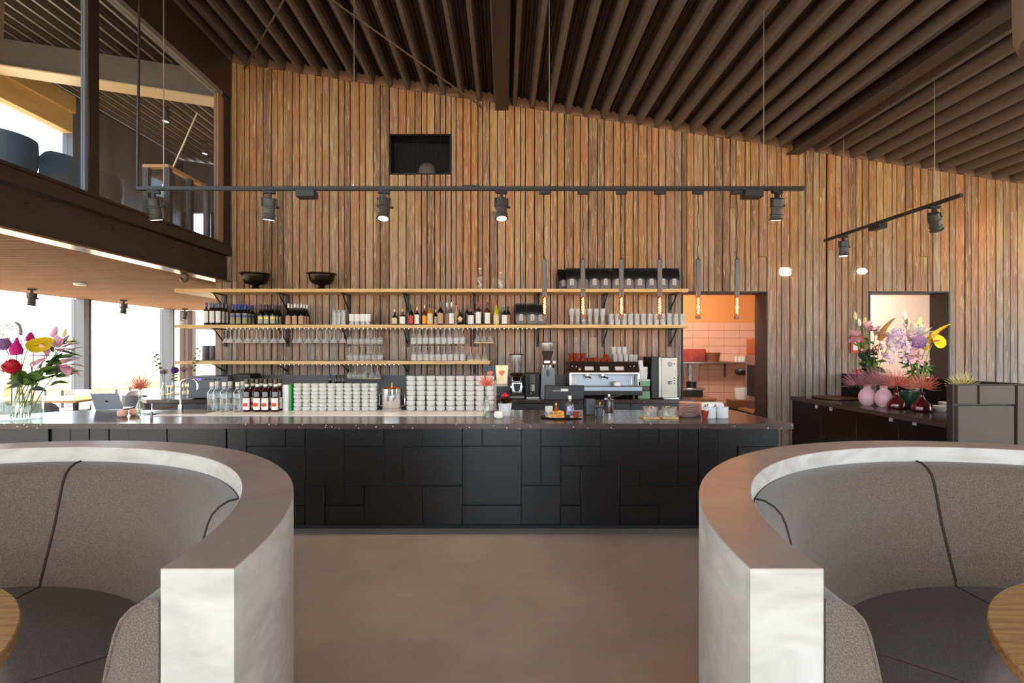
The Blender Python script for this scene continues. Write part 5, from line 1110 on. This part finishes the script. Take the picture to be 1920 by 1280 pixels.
t,h,d=flower('celosia_flower','tall magenta plume flower left of the yellow spathe','flower',jb(1),J(31,665,-.03)); spike(t,[h,h+V((-.005,0,.05)),h+V((.0,0,.10)),h+V((.005,0,.17))],.055,M_mag)
t,h,d=flower('celosia_flower','small magenta plume flower behind the yellow spathe','flower',jb(2),J(56,640,.08)); spike(t,[h,h+V((.005,0,.04)),h+V((.01,0,.09))],.035,M_mag)
t,h,d=flower('calla_flower','ochre yellow anthurium spathe facing out of the jar bouquet','flower',jb(3),J(64,648,-.10)); spathe(t,h,V((.25,-.75,.6)).normalized(),M_calla,1.25,M_calla)
t,h,d=flower('peony_flower','crimson red peony low on the left of the jar bouquet','flower',jb(4),J(22,690,-.12),sr=.005); rose(t,h,.075,M_peony)
t,h,d=flower('seed_spike','grey arching veronica spike at the top of the jar bouquet','flower',jb(5),J(39,628,.02),stem=M_stem,sr=.003); spike(t,[h,h+V((.002,0,.05)),h+V((-.015,0,.10)),h+V((-.06,0,.125))],.008,mat('veronica_grey',C(170,160,150),.7))
for i,(px,py,dx,lab,op) in enumerate(((112,652,(.7,-.35,.45),'large pink lily on the right of the jar bouquet',.45),(88,668,(-.3,-.7,.2),'pink lily behind the yellow spathe',.6),(120,683,(.85,-.2,-.05),'low pink lily at the right of the jar bouquet',.4))):
    t,h,d=flower('lily_flower',lab,'flower',jb(6+i),J(px,py,-.03*i),(.03,0,0)); lily(t,h,V(dx).normalized(),M_lilyp,1.55,op+.25); leaves(t,[(h*.6,h*.6+V((.13,-.03,.05)),.028),(h*.75,h*.75+V((.19,.0,.07)),.026),(h*.85,h+V((.20,-.02,-.03)),.016),(h*.8,h*.8+V((.10,-.05,.10)),.028),(h*.65,h*.65+V((.2,-.04,.02)),.024)])
for i,(px,py,d_,m_,lab) in enumerate(((118,632,(.35,0,.9),M_lilyw,'yellow green lily bud at the top right of the jar bouquet'),(128,645,(.6,-.1,.6),M_lilyw,'ochre lily bud right of the jar bouquet'),(97,632,(.5,-.1,.85),M_lilyp,'closed pink lily bud above the jar bouquet'))):
    t,h,d=flower('lily_bud',lab,'flower',jb(9+i),J(px,py,.02),(.02,0,0)); bud(t,h,V(d_).normalized(),m_,.09 if m_ is M_lilyw else .12,.017 if m_ is M_lilyw else .026); leaves(t,[(h*.8,h*.8+V((-.05,0,.12)),.016),(h*.88,h+V((.14,.02,.0)),.012),(h*.7,h*.7+V((.16,-.05,-.02)),.02)])
t,h,d=flower('greenery_sprig','green foliage sprig filling the neck of the jar','foliage',jb(12),J(52,700,-.05))
leaves(t,[(h*rf.uniform(.72,1),h*.9+V((.16*cos(a),.09*sin(a),.03+.07*sin(a*3))),.032) for a in [i*.61 for i in range(22)]]+[(h*.72,h*.72+V((.16,-.04,.06)),.03),(h*.75,h*.75+V((.20,-.02,.09)),.026),(h*.8,h*.8+V((-.12,-.06,-.05)),.02),(h*.5,h*.5+V((.05,-.05,.12)),.02)])
t,h,d=flower('seed_spray','airy spray of tiny buds at the upper left of the jar bouquet','foliage',jb(13),J(12,632,.05),sr=.0025)
b=MB(); 
for i in range(26):
    p=h+V((rf.uniform(-.10,.09),rf.uniform(-.06,.06),rf.uniform(-.03,.16))); b.tube([h*.93,p],.0012,3,False); b.ball(p,.006,6,4)
obj('buds',(b,mat('bud_olive',C(150,136,84),.6)),t)
t,h,d=flower('lily_foliage','long dark lily leaves spreading to the right of the jar bouquet','foliage',jb(14),J(98,672,.0),sr=.005)
jl=lambda x,y,dy=0: V(J(x,y,dy))-V(jb(14))
leaves(t,[(jl(55,722,-.03),jl(124,690,-.08),.034),(jl(70,700),jl(134,676,-.06),.03),(jl(58,728),jl(88,726,-.1),.026),(jl(88,690),jl(118,655,-.02),.024),(jl(96,672),jl(150,664,.03),.014),(jl(100,655),jl(157,661,-.04),.013),(jl(108,640),jl(152,637,0),.011),(jl(94,655),jl(82,622,.02),.018),(jl(100,655),jl(106,624,.03),.02),(jl(46,715),jl(20,726,-.08),.022),(jl(60,700),jl(58,668,.0),.014)],M_dleaf)
# ---- pincushion bud vases on the bar
for i,(px,py,hp,m_,lab,R_) in enumerate(((263,783,722,M_pin,'left end of the bar',.115),(912,783,716,M_pin,'centre of the bar',.085))):
    x,Y,_=on(px,py,ZB); Y+=.03; x=(px-VX)*Y/F
    v_=vase('bud_vase','small clear bud vase at the %s'%lab,(x,Y,zB),[(0,0),(.034,0),(.037,.01),(.036,.10),(.018,.15),(.015,.19),(.02,.20),(.016,.20),(.011,.19),(.014,.15),(.032,.10),(.032,.012),(0,.01)],M_water,n=16)
    t,h,d=flower('pincushion_flower','coral pincushion flower in the bud vase at the %s'%lab,'flower',(x,Y,zB+.015),at(px,hp+6,Y),(.0,0,0)); pincushion(t,h,m_,R_,110,.45)
# red leaved plant in the white pot
t=thing('pot_plant','dark leaved plant with a red bloom in the white pot','plant',POT)
mb=MB()
for i in range(60):
    a=i*2.4; r=.05+.02*sin(i); leafmesh(mb,(.02*cos(a),.02*sin(a),.01+.02*(i%3)),(r*cos(a)*1.25,r*sin(a)*1.25,.03+.05*((i*7)%10)/10),.014,.2,4)
obj('foliage',(mb,mat('plum_leaf',C(64,30,30),.4,noise=(20,C(40,44,24),.4))),t); mb=MB()
for i in range(26):
    a=i*2.4; q=.035*sqrt(i/26); mb.ball((q*cos(a),q*sin(a),.105-q*.7),.011,7,4)
obj('bloom',(mb,mat('bloom_red',C(176,24,36),.6)),t)
# ---- three bottle vases at the left of the back counter
for i,(px,hp,kind,lab) in enumerate(((308,700,'pl','dusky thistle'),(325,694,'al','purple allium'),(345,696,'gr','mauve and green'))):
    Y=6.55; x=at(px,0,Y)[0]; zc_=ZC+.0005
    vase('bottle_vase','small clear bottle vase with the %s flowers, back counter left'%lab,(x,Y,zc_),[(0,0),(.038,0),(.042,.01),(.042,.12),(.02,.18),(.017,.22),(.021,.225),(.017,.225),(.013,.22),(.016,.18),(.037,.12),(.037,.012),(0,.01)],M_water,n=16)
    t,h,d=flower('wild_flower','%s flower in a bottle vase, back counter left'%lab,'flower',(x,Y,zc_+.015),at(px+(3 if i==1 else 0),hp,Y))
    if kind=='al': globe(t,h,.05,M_allium2)
    else: pincushion(t,h,mat('thistle_mauve',C(134,104,128),.6),.06,50,.5,M_allium)
    t,h,d=flower('eucalyptus_sprig','leafy green sprig beside the %s flower'%lab,'foliage',(x+.008,Y+.008,zc_+.015),at(px+(-18,2,28)[i],(662,690,655)[i],Y),(0,0,.05),sr=.003)
    leaves(t,[(h*(.55+.05*j),h*(.55+.05*j)+V((.05*(-1)**j,.01,.02)),.018) for j in range(10)])
# ---- the right side counter
zD=ZD+.0005
def ro(px,py): return on(px,py,ZD)
M_pinkv=mat('pink_glaze',C(226,184,194),.3); M_redgl=mat('ruby_glass',C(92,18,30),.06,spec=.8,coat=.6); M_greengl=mat('bottle_green_bowl',C(40,70,52),.12,spec=.7)
pv=[(0,0),(.045,0),(.072,.03),(.090,.08),(.088,.13),(.062,.185),(.040,.205),(.038,.235),(.043,.245),(.037,.245),(.033,.21),(.055,.18),(.08,.13),(0,.03)]
vb={}
for px,py,lab in ((1626,761,'left'),(1657,764,'right')):
    x,Y,_=ro(px,py); Y+=.07; x=(px-VX)*Y/F; vase('pink_vase','pale pink ceramic vase on the side counter, %s of two'%lab,(x,Y,zD),pv,M_pinkv); vb[px]=(x,Y)
for px,py,lab in ((1681,767,'beside the pink vases'),(1728,773,'nearest the end panel')):
    x,Y,_=ro(px,py); Y+=.07; x=(px-VX)*Y/F
    vase('ruby_vase','dark red glass flask vase on the side counter, %s'%lab,(x,Y,zD),[(0,0),(.07,0),(.092,.02),(.095,.05),(.075,.09),(.035,.13),(.022,.16),(.02,.20),(.026,.21),(.02,.21),(.016,.16),(.03,.128),(.06,.09),(0,.06)],M_redgl); vb[px]=(x,Y)
x,Y=4.72,5.62; x=(1707-VX)*Y/F
vase('green_bowl','dark green glass bowl behind the ruby vases','x' and (x,Y,zD),[(0,0),(.06,0),(.10,.03),(.125,.10),(.13,.19),(.125,.19),(.118,.10),(.09,.035),(0,.02)],M_greengl)
for n_,(px,hp,R_,m_,dx,vk,lab) in enumerate(((1608,712,.17,M_pin2,-.0,1626,'left plum'),(1640,708,.17,M_pin2,0,1626,'second plum'),(1655,712,.15,M_pin2,0,1657,'middle plum'),(1683,714,.17,M_pin,0,1681,'coral'),(1729,718,.15,M_pin,0,1728,'right coral'))):
    x,Y=vb[vk]; Yh=Y+(.08 if n_==1 else 0)
    t,h,d=flower('pincushion_flower','%s pincushion flower on the side counter'%lab,'flower',(x+.01*(n_-2)*.5,Y,zD+.07),at(px,hp+7,Yh)); pincushion(t,h,m_,R_*.95,115,.12)
# ochre dish board and white bowls
x,Y,_=ro(1590,748); t=thing('wooden_board','dark round wooden board lying on the side counter by the wall','board',(4.50,6.62,zD)); obj('board',(MB().lathe([(0,0),(.25,0),(.27,.012),(.27,.024),(.26,.024),(.0,.018)],(0,0,0),36),mat('board_dark',C(70,46,32),.35,noise=(8,C(96,62,40),.5))),t)
for i,(px,py,dz,lab) in enumerate(((1764,772,0,'lower white bowl beside the end panel'),(1773,768,.0,'second white bowl beside the end panel'))):
    x,Y,_=ro(px,py); Y+=.05+i*.17; x=(px-VX)*Y/F; t=thing('white_bowl',lab,'bowl',(x,Y,zD)); obj('bowl',(MB().lathe([(0,0),(.035,0),(.062,.03),(.068,.06),(.063,.06),(.056,.032),(0,.008)],(0,0,0),22),M_white),t)
# two tall bouquets
def bouquet(vx,vy,zv,lab,items):
    for kind,px,py,dy,opt,lb in items:
        a=rf.uniform(0,6.28); base=(vx+.02*cos(a),vy+.02*sin(a),zv); hd=at(px,py,vy+dy)
        t,h,d=flower({'lily':'lily_flower','bud':'lily_bud','fox':'foxtail_flower','allium':'allium_flower','calla':'calla_flower','orchid':'delphinium_spray','green':'greenery_sprig','berry':'berry_sprig'}[kind],lb+' in the '+lab,'flower' if kind not in ('green','berry') else 'foliage',base,hd)
        if kind=='lily': lily(t,h,V(opt[0]).normalized(),opt[1],1.45,opt[2]+.15); leaves(t,[(h*.85,h*.85+V((-.09,0,.06)),.016),(h*.8,h*.8+V((.09,.02,.05)),.016)])
        if kind=='bud': bud(t,h,V(opt[0]).normalized(),opt[1],.11,.022); leaves(t,[(h*.9,h+V((.10*opt[0][0]+.03,0,.06)),.014)])
        if kind=='fox': spike(t,[h+V((opt[0][0]*q+opt[1]*q*q,0,opt[0][1]*q-opt[2]*q*q)) for q in [i/10 for i in range(11)]],opt[3],opt[4])
        if kind=='allium': globe(t,h,.085,M_allium)
        if kind=='calla': spathe(t,h,V(opt[0]).normalized(),M_callab,1.2,mat('spadix_red',C(206,40,60),.5))
        if kind=='orchid':
            mb=MB()
            for i in range(38):
                p=h+V((rf.uniform(-.13,.13)*opt[0],rf.uniform(-.08,.08),rf.uniform(-.16,.16)*opt[1]))
                mb.tube([h*.92,p],.0012,3,False)
                for k in range(4):
                    a=k*1.57+i; leafmesh(mb,p,p+V((.03*cos(a),-.012,.03*sin(a))),.013,.0,3,1.2)
            obj('florets',(mb,opt[2]),t)
        if kind=='green':
            leaves(t,[(h*q,h*q+V((opt[0]*cos(a),.05*sin(a),opt[0]*.8*sin(a)+.02)),opt[1]) for q,a in [(rf.uniform(.45,1),rf.uniform(0,6.28)) for _ in range(opt[2])]],opt[3])
        if kind=='berry':
            mb=MB()
            for i in range(22): mb.ball(h+V((rf.uniform(-.06,.06),rf.uniform(-.04,.04),rf.uniform(-.06,.06))),.008,6,4)
            obj('berries',(mb,opt[0]),t); leaves(t,[(h*.9,h+V((.05*cos(a),.03*sin(a),.05*sin(a))),.014) for a in [i*.9 for i in range(7)]],M_dleaf)
AY=6.25; AX=(1636-VX)*AY/F
vase('tall_vase','tall clear vase of the left bouquet behind the pink vases',(AX,AY,zD),[(0,0),(.06,0),(.065,.01),(.05,.2),(.055,.36),(.06,.40),(.056,.40),(.05,.36),(.044,.2),(.058,.014),(0,.012)],M_water)
bouquet(AX,AY,zD+.05,'left bouquet',[('lily',1605,632,-.05,((-.6,-.6,.2),M_lilyp,.5),'pink lily at the far left'),('lily',1628,620,0,((.3,-.6,.6),M_lilyp,.5),'pink lily near the top'),('bud',1612,612,0,((-.1,0,1),M_lilyc),'cream lily bud'),('bud',1620,610,.03,((.15,0,1),M_lilyw),'pale yellow lily bud'),('bud',1604,600,.02,((-.05,0,1),M_lilyw),'small topmost yellow bud'),
 ('fox',1650,638,0,((.04,.34),.16,.05,.034,M_fox),'curved ochre foxtail spike'),('green',1630,655,0,(.11,.026,22,M_dleaf),'dark green foliage'),('green',1618,640,.02,(.12,.02,14,M_leaf),'mid green foliage'),('berry',1640,655,-.04,(mat('berry_red',C(150,40,50),.4),),'dark red berry sprig'),('orchid',1668,645,.02,(.8,1.1,M_lilac),'lilac delphinium spray'),('green',1625,668,-.05,(.15,.03,22,M_dleaf),'broad dark foliage'),('green',1645,676,.0,(.13,.024,18,M_leaf),'low mid green foliage'),('lily',1640,628,.06,((.5,-.5,.5),M_lilyp,.45),'second pink lily near the top')])
BY=5.72; BX=(1716-VX)*BY/F
vase('green_vase','tall green glass vase of the right bouquet',(BX,BY,zD),[(0,0),(.06,0),(.075,.02),(.08,.1),(.05,.2),(.045,.3),(.055,.375),(.05,.375),(.04,.3),(.044,.2),(.07,.1),(0,.02)],glass('green_vase_glass',(.35,.6,.42,1),1.4,white=.12))
bouquet(BX,BY,zD+.05,'right bouquet',[('fox',1735,655,-.02,((.06,.38),.24,.08,.031,M_foxy),'long curved yellow foxtail spike'),('allium',1722,640,-.05,None,'mauve allium globe'),('calla',1750,640,-.06,((.25,-.9,.35),),'bright yellow calla'),('lily',1715,625,0,((.05,-.4,.9),M_lilyc,.35),'white lily'),('bud',1697,600,0,((-.1,0,1),M_lilyc),'white lily bud'),('bud',1722,610,.02,((.3,0,1),M_lilyw),'pale lily bud'),('lily',1710,668,-.05,((-.2,-.8,.2),M_lilyp,.6),'pink lily low on the left side'),
 ('orchid',1693,630,.0,(1.1,1.0,M_lilac),'large lilac delphinium spray'),('orchid',1690,660,-.03,(1.1,.8,mat('orchid_white',C(238,220,226),.55)),'white and lilac spray'),('green',1735,678,0,(.10,.026,20,M_leaf),'light green foliage'),('green',1745,672,.04,(.10,.022,12,M_dleaf),'dark grey green foliage'),('green',1712,690,-.03,(.09,.022,16,M_leaf),'low green foliage'),('orchid',1705,650,.03,(1.2,1.3,mat('orchid_pink',C(226,190,206),.55)),'pink white delphinium spray'),('green',1700,655,.05,(.13,.022,18,M_leaf),'slender green foliage'),('lily',1727,628,.0,((.3,-.5,.8),M_lilyc,.4),'second white lily')])
# pale pincushion behind the end panel
x,Y=(1806-VX)*4.66/F,4.66
vase('low_vase','low vase hidden behind the end panel of the side counter',(x,Y,zD),[(0,0),(.05,0),(.06,.08),(.03,.18),(.026,.20),(.022,.18),(.05,.08),(0,.02)],M_redgl)
t,h,d=flower('pincushion_flower','pale yellow pincushion flower peeping over the end panel','flower',(x,Y,zD+.03),at(1806,724,Y)); pincushion(t,h,M_pin3,.125,90,.2,M_pin3)
# ================================================================ DINING AREA, MEZZANINE, KITCHEN, TERRACE
M_shellw=mat('shell_white',C(226,226,230),.5); M_shellg=mat('shell_grey',C(96,94,98),.6); M_shellm=mat('shell_slate',C(92,104,116),.6); M_shellb=mat('shell_brown',C(96,82,70),.6)
def shell(wd=.46):
    mb=MB(); n=14; vs=[];fs=[]
    prof=[(.02,.46),(.06,.58),(.07,.70),(.06,.80)]
    for i in range(n+1):
        a=-1.15+2.3*i/n; edge=abs(a)/1.15
        for k,(o,z_) in enumerate(prof):
            r=.24+o*.5; zz=z_-(0.16*max(0,edge-.8)**1*k/1.2 if k else 0); vs.append((r*cos(a)-.03,r*sin(a)*wd/.46,zz))
        for k,(o,z_) in reversed(list(enumerate(prof))):
            r=.24+o*.5-.022; zz=z_-(0.16*max(0,edge-.8)**1*k/1.2 if k else 0); vs.append((r*cos(a)-.03,r*sin(a)*wd/.46,zz))
    k=8
    for i in range(n):
        for j in range(k): fs.append((i*k+j,(i+1)*k+j,(i+1)*k+(j+1)%k,i*k+(j+1)%k))
    fs+=[tuple(range(k)),tuple(range(n*k,(n+1)*k))[::-1]]
    return mb.add(vs,fs)
def seatm(): return MB().lathe([(0,.43),(.2,.43),(.235,.445),(.235,.465),(.2,.475),(0,.47)],(0,0,0),20)
lg=lambda sx,sy:MB().tube([(sx*.15,sy*.15,.43),(sx*.21,sy*.21,0)],[.016,.011],8)
def chair(lab,x,y,z,rz,m,grp,mseat=None,ml=M_black,tall=False):
    t=thing('shell_chair',lab,'chair',(x,y,z),rz,grp)
    obj('backrest',K(('shl',m.name),lambda:(shell(),m)),t); obj('seat',K(('seat',(mseat or m).name),lambda:(seatm(),mseat or m)),t)
    for sx in (-1,1):
        for sy in (-1,1): obj('leg',K(('leg',sx,sy,ml.name),lambda:(lg(sx,sy),ml)),t)
    return t
# mezzanine: chairs with their backs to the glass, table, balustrade
M_legw=mat('leg_pale',C(196,176,150),.5)
for i,(px,m_,lab) in enumerate(((66,M_shellm,'grey upholstered chair behind the mezzanine glass, leftmost'),(155,M_shellm,'grey upholstered chair behind the mezzanine glass, left of the dark post'),(232,M_shellb,'brown upholstered chair behind the mezzanine glass, right of the dark post'))):
    Y=4.45*F/(VX-px); chair(lab,-4.76,Y,ZF,0,m_,'upholstered chairs on the mezzanine',M_oaktop,M_legw)
t=thing('dining_table','long wooden table on the mezzanine in front of the upholstered chairs','table',(-5.6,4.7,ZF)); obj('tabletop',(MB().box((-.4,-1.2,.71),(.4,1.2,.75),.004),M_oaktop),t)
for sx in (-1,1):
    for sy in (-1,1): obj('leg',(MB().box((sx*.34-.03,sy*1.1-.03,0),(sx*.34+.03,sy*1.1+.03,.71)),M_black),t)
t=thing('stair_balustrade','balustrade with a wooden handrail and dark panels around the mezzanine stair','balustrade',(-4.24,6.15,ZF)); zr=3.90-ZF
obj('handrail',(MB().box((-.30,-.04,zr-.04),(.03,.04,zr),.004),mat('rail_oak',C(206,150,90),.45)),t); obj('handrail',(MB().box((-.05,.04,zr-.04),(.03,.84,zr),.004),_mc['rail_oak']),t)
for x_,y_ in ((-.27,0),(0,0),(0,.42),(0,.80)): obj('post',(MB().box((x_-.035,y_-.03,0),(x_+.035,y_+.03,zr-.04)),M_darkframe),t)
obj('panel',(MB().box((-.23,-.006,.08),(-.04,.006,zr-.08)),M_gmezz),t); obj('panel',(MB().box((-.006,.04,.08),(.006,.38,zr-.08)),M_gmezz),t); obj('panel',(MB().box((-.006,.46,.08),(.006,.76,zr-.08)),M_gmezz),t)
for i,(x_,y_) in enumerate(((-5.9,9.0),(-5.6,9.9),(-6.6,10.6))): chair('dark chair at the far end of the mezzanine, %s from the stair'%ORD[i],x_,y_,ZF,i*1.3,M_shellg,'dark chairs far on the mezzanine')
for i,(px,py) in enumerate(((217,192),(312,246),(385,296))):
    Y=(7.6,9.0,10.6)[i]; x_=(px-VX)*Y/F; head(x_,Y,roof(x_)-.0,'small spotlight on the mezzanine roof behind the glass, %s from the left'%ORD[i],(.1,.1),.5,0,'spotlights on the mezzanine roof')
# dining tables and chairs left of the bar
def table(lab,x,y,rz=0,L=1.6,W_=.8,m=None):
    t=thing('dining_table',lab,'table',(x,y,0),rz); obj('tabletop',(MB().box((-L/2,-W_/2,.71),(L/2,W_/2,.745),.004),m or M_oaktop),t)
    for sx in (-1,1):
        for sy in (-1,1): obj('leg',(MB().box((sx*(L/2-.06)-.025,sy*(W_/2-.06)-.025,0),(sx*(L/2-.06)+.025,sy*(W_/2-.06)+.025,.71)),M_black),t)
    return t
table('long pale dining table by the left windows, nearest',-7.6,8.2,0,1.5); table('dining table behind the laptop',-5.6,9.3,0,1.4); table('dining table far left near the corner windows',-6.6,11.2,0,1.8)
dc=[(-6.75,7.2,-pi/2,M_shellg,'dark grey shell chair in front of the nearest dining table'),(-7.45,7.25,-pi/2,M_shellg,'dark grey shell chair at the far left, before the nearest dining table'),(-8.0,9.05,pi/2,M_shellw,'white shell chair behind the nearest dining table, by the mullion'),(-7.07,9.02,.5,M_shellw,'white shell chair behind the right end of the nearest dining table'),(-6.2,8.3,-pi/2,M_shellg,'dark shell chair behind the laptop'),(-5.55,8.4,-pi/2,M_shellg,'dark shell chair behind the pincushion vase'),(-4.55,9.3,0,M_shellw,'white shell chair behind the back counter bottle vases'),(-5.6,10.6,.3,M_shellg,'dark shell chair near the far end windows')]
for x_,y_,rz,m_,lab in dc: chair(lab,x_,y_,0,rz,m_,'shell chairs in the dining area')
# terrace outside: bench tables and reeds
rr=MB()
for i in range(900):
    x_=rf.uniform(-17,-15.2); y_=rf.uniform(6,42); h_=rf.uniform(.5,1.35); w_=.02
    rr.add([(x_-w_,y_,-.26),(x_+w_,y_+.01,-.26),(x_+rf.uniform(-.12,.12),y_+rf.uniform(-.2,.2),h_-.26),(x_,y_+w_,-.26)],[(0,1,2),(1,3,2),(3,0,2)])
obj('reed_bed',(rr,mat('dry_reeds',C(206,176,120),.8)),kind='stuff',label='bed of dry pale reeds along the terrace outside the left windows',cat='reeds')
t=table('pale terrace table outside the left windows',-11.5,13.5,.2,1.8); t.location.z=-.26
# kitchen contents
t=thing('kitchen_shelf','steel wall shelf in the kitchen seen through the doorway','shelf',(3.9,9.9,0)); zk=H+(VY-680)*9.7/F
zk=1.33; obj('board',(MB().box((-.62,-.2,zk-.03),(.98,.1,zk),.004),M_steel),t)
for x_ in (-.4,.3,.85): obj('bracket',(MB().box((x_-.015,.07,zk-.28),(x_+.015,.1,zk-.03)),M_dsteel),t)
t.location=(3.9,9.17,0); 
M_kw=mat('kitchen_walnut',C(120,72,40),.45)
t=thing('kitchen_counter','low brown kitchen counter with drawers seen through the doorway','counter',(3.82,7.45,0))
obj('worktop',(MB().box((0,0,.58),(1.05,1.1,.62),.004),mat('kitchen_top',C(150,104,74),.25)),t); obj('carcass',(MB().box((.05,.03,0),(1.05,1.1,.578)),mat('kitchen_dark',C(60,36,24),.5)),t)
for i in range(2): 
    dd=obj('drawer',(MB().box((.02,.04+i*.53,.32),(.05,.55+i*.53,.56),.003),M_kw),t); obj('handle',(MB().box((.005,.12+i*.53,.50),(.02,.46+i*.53,.52)),M_dsteel),dd)
    obj('drawer',(MB().box((.02,.04+i*.53,.04),(.05,.55+i*.53,.305),.003),M_kw),t)
t=thing('rear_counter','kitchen worktop along the tiled back wall','counter',(1.25,8.58,0)); obj('worktop',(MB().box((0,0,.66),(2.5,.7,.70)),_mc['kitchen_top']),t); obj('carcass',(MB().box((0,.05,0),(2.5,.7,.658)),_mc['kitchen_dark']),t)
for i in range(3): obj('drawer',(MB().box((.02+i*.83,.02,.36),(.81+i*.83,.05,.64),.003),M_kw),t)
def kx(px,Y): return (px-VX)*Y/F
Y=8.9; z7=.7005
t=thing('glass_blender','glass blender jar on its base at the kitchen back wall','blender',(kx(1296,Y),Y,z7)); obj('jar',(MB().lathe([(0,.28),(.12,.28),(.16,.6),(.155,.6),(.115,.285),(0,.285)],(0,0,0),18),M_hop),t); obj('base',(MB().box((-.15,-.12,0),(.17,.12,.12),.01),M_black),t); obj('scale_top',(MB().box((-.16,-.13,.121),(.2,.13,.16),.006),M_steel),t); obj('neck',(MB().cyl((0,0,.161),.09,.118,14),M_black),t)
t=thing('red_crate','red patterned box on the kitchen wall shelf','box',(kx(1300,9.0),9.12,zk+.001)); obj('box',(MB().box((-.35,-.1,0),(.25,.1,.24),.02),mat('crate_red',C(176,66,48),.6,noise=(7,C(120,40,34),.3))),t)
t=thing('wire_basket','brown round basket beside the red box on the kitchen shelf','basket',(kx(1340,9.0),9.12,zk+.001)); obj('basket',(MB().lathe([(0,0),(.12,0),(.15,.17),(.14,.17),(.11,.01),(0,.01)],(0,0,0),16),M_kw),t)
for i in range(4): thing('spice_glass','small glass on the kitchen shelf, %s of four'%ORD[i],'jar',(kx(1386+i*6.5,9.0),9.12,zk+.001),0,'small glasses on the kitchen shelf',(('glass',K('kjar',lambda:tumbler(.10,.028,.03,m=M_gstack))),))
Y=7.7; t=thing('plastic_jug','translucent measuring jug on the low kitchen counter','jug',(3.96,8.12,.6205)); obj('jug',(MB().lathe([(0,0),(.085,0),(.11,.30),(.105,.30),(.08,.006),(0,.006)],(0,0,0),18),M_gw),t); obj('handle',(MB().tube([(.10,0,.25),(.17,0,.23),(.16,0,.08),(.09,0,.06)],.010,6),M_gw),t)
Y=8.38; t=thing('kitchen_robot','black planetary mixer on the low kitchen counter','mixer',(kx(1396,Y)+.06,Y,.6205)); obj('column',(MB().box((0,-.08,0),(.14,.08,.5),.02),_mc['kitchen_dark']),t); obj('head',(MB().box((-.2,-.09,.501),(.16,.09,.62),.03),M_black),t); obj('foot',(MB().box((-.2,-.1,0),(-.001,.1,.03),.01),M_black),t)
t=thing('wood_box','open brown wooden box on the low kitchen counter','box',(kx(1372,8.2)-.0,8.05,.6205)); obj('box',(MB().box((-.12,-.1,0),(.14,.1,.12),.006),M_kw),t)
t=thing('oven_tower','steel oven tower at the right side of the kitchen doorway','oven',(3.96,7.5,.6205)); obj('case',(MB().box((0,0,0),(.5,.5,.86),.01),M_steel),t); obj('top_box',(MB().box((0.02,0.02,.862),(.5,.5,1.12),.01),mat('oven_copper',C(150,74,36),.4)),t); obj('window',(MB().box((-.006,.08,.2),(0,.42,.7)),M_black),t)
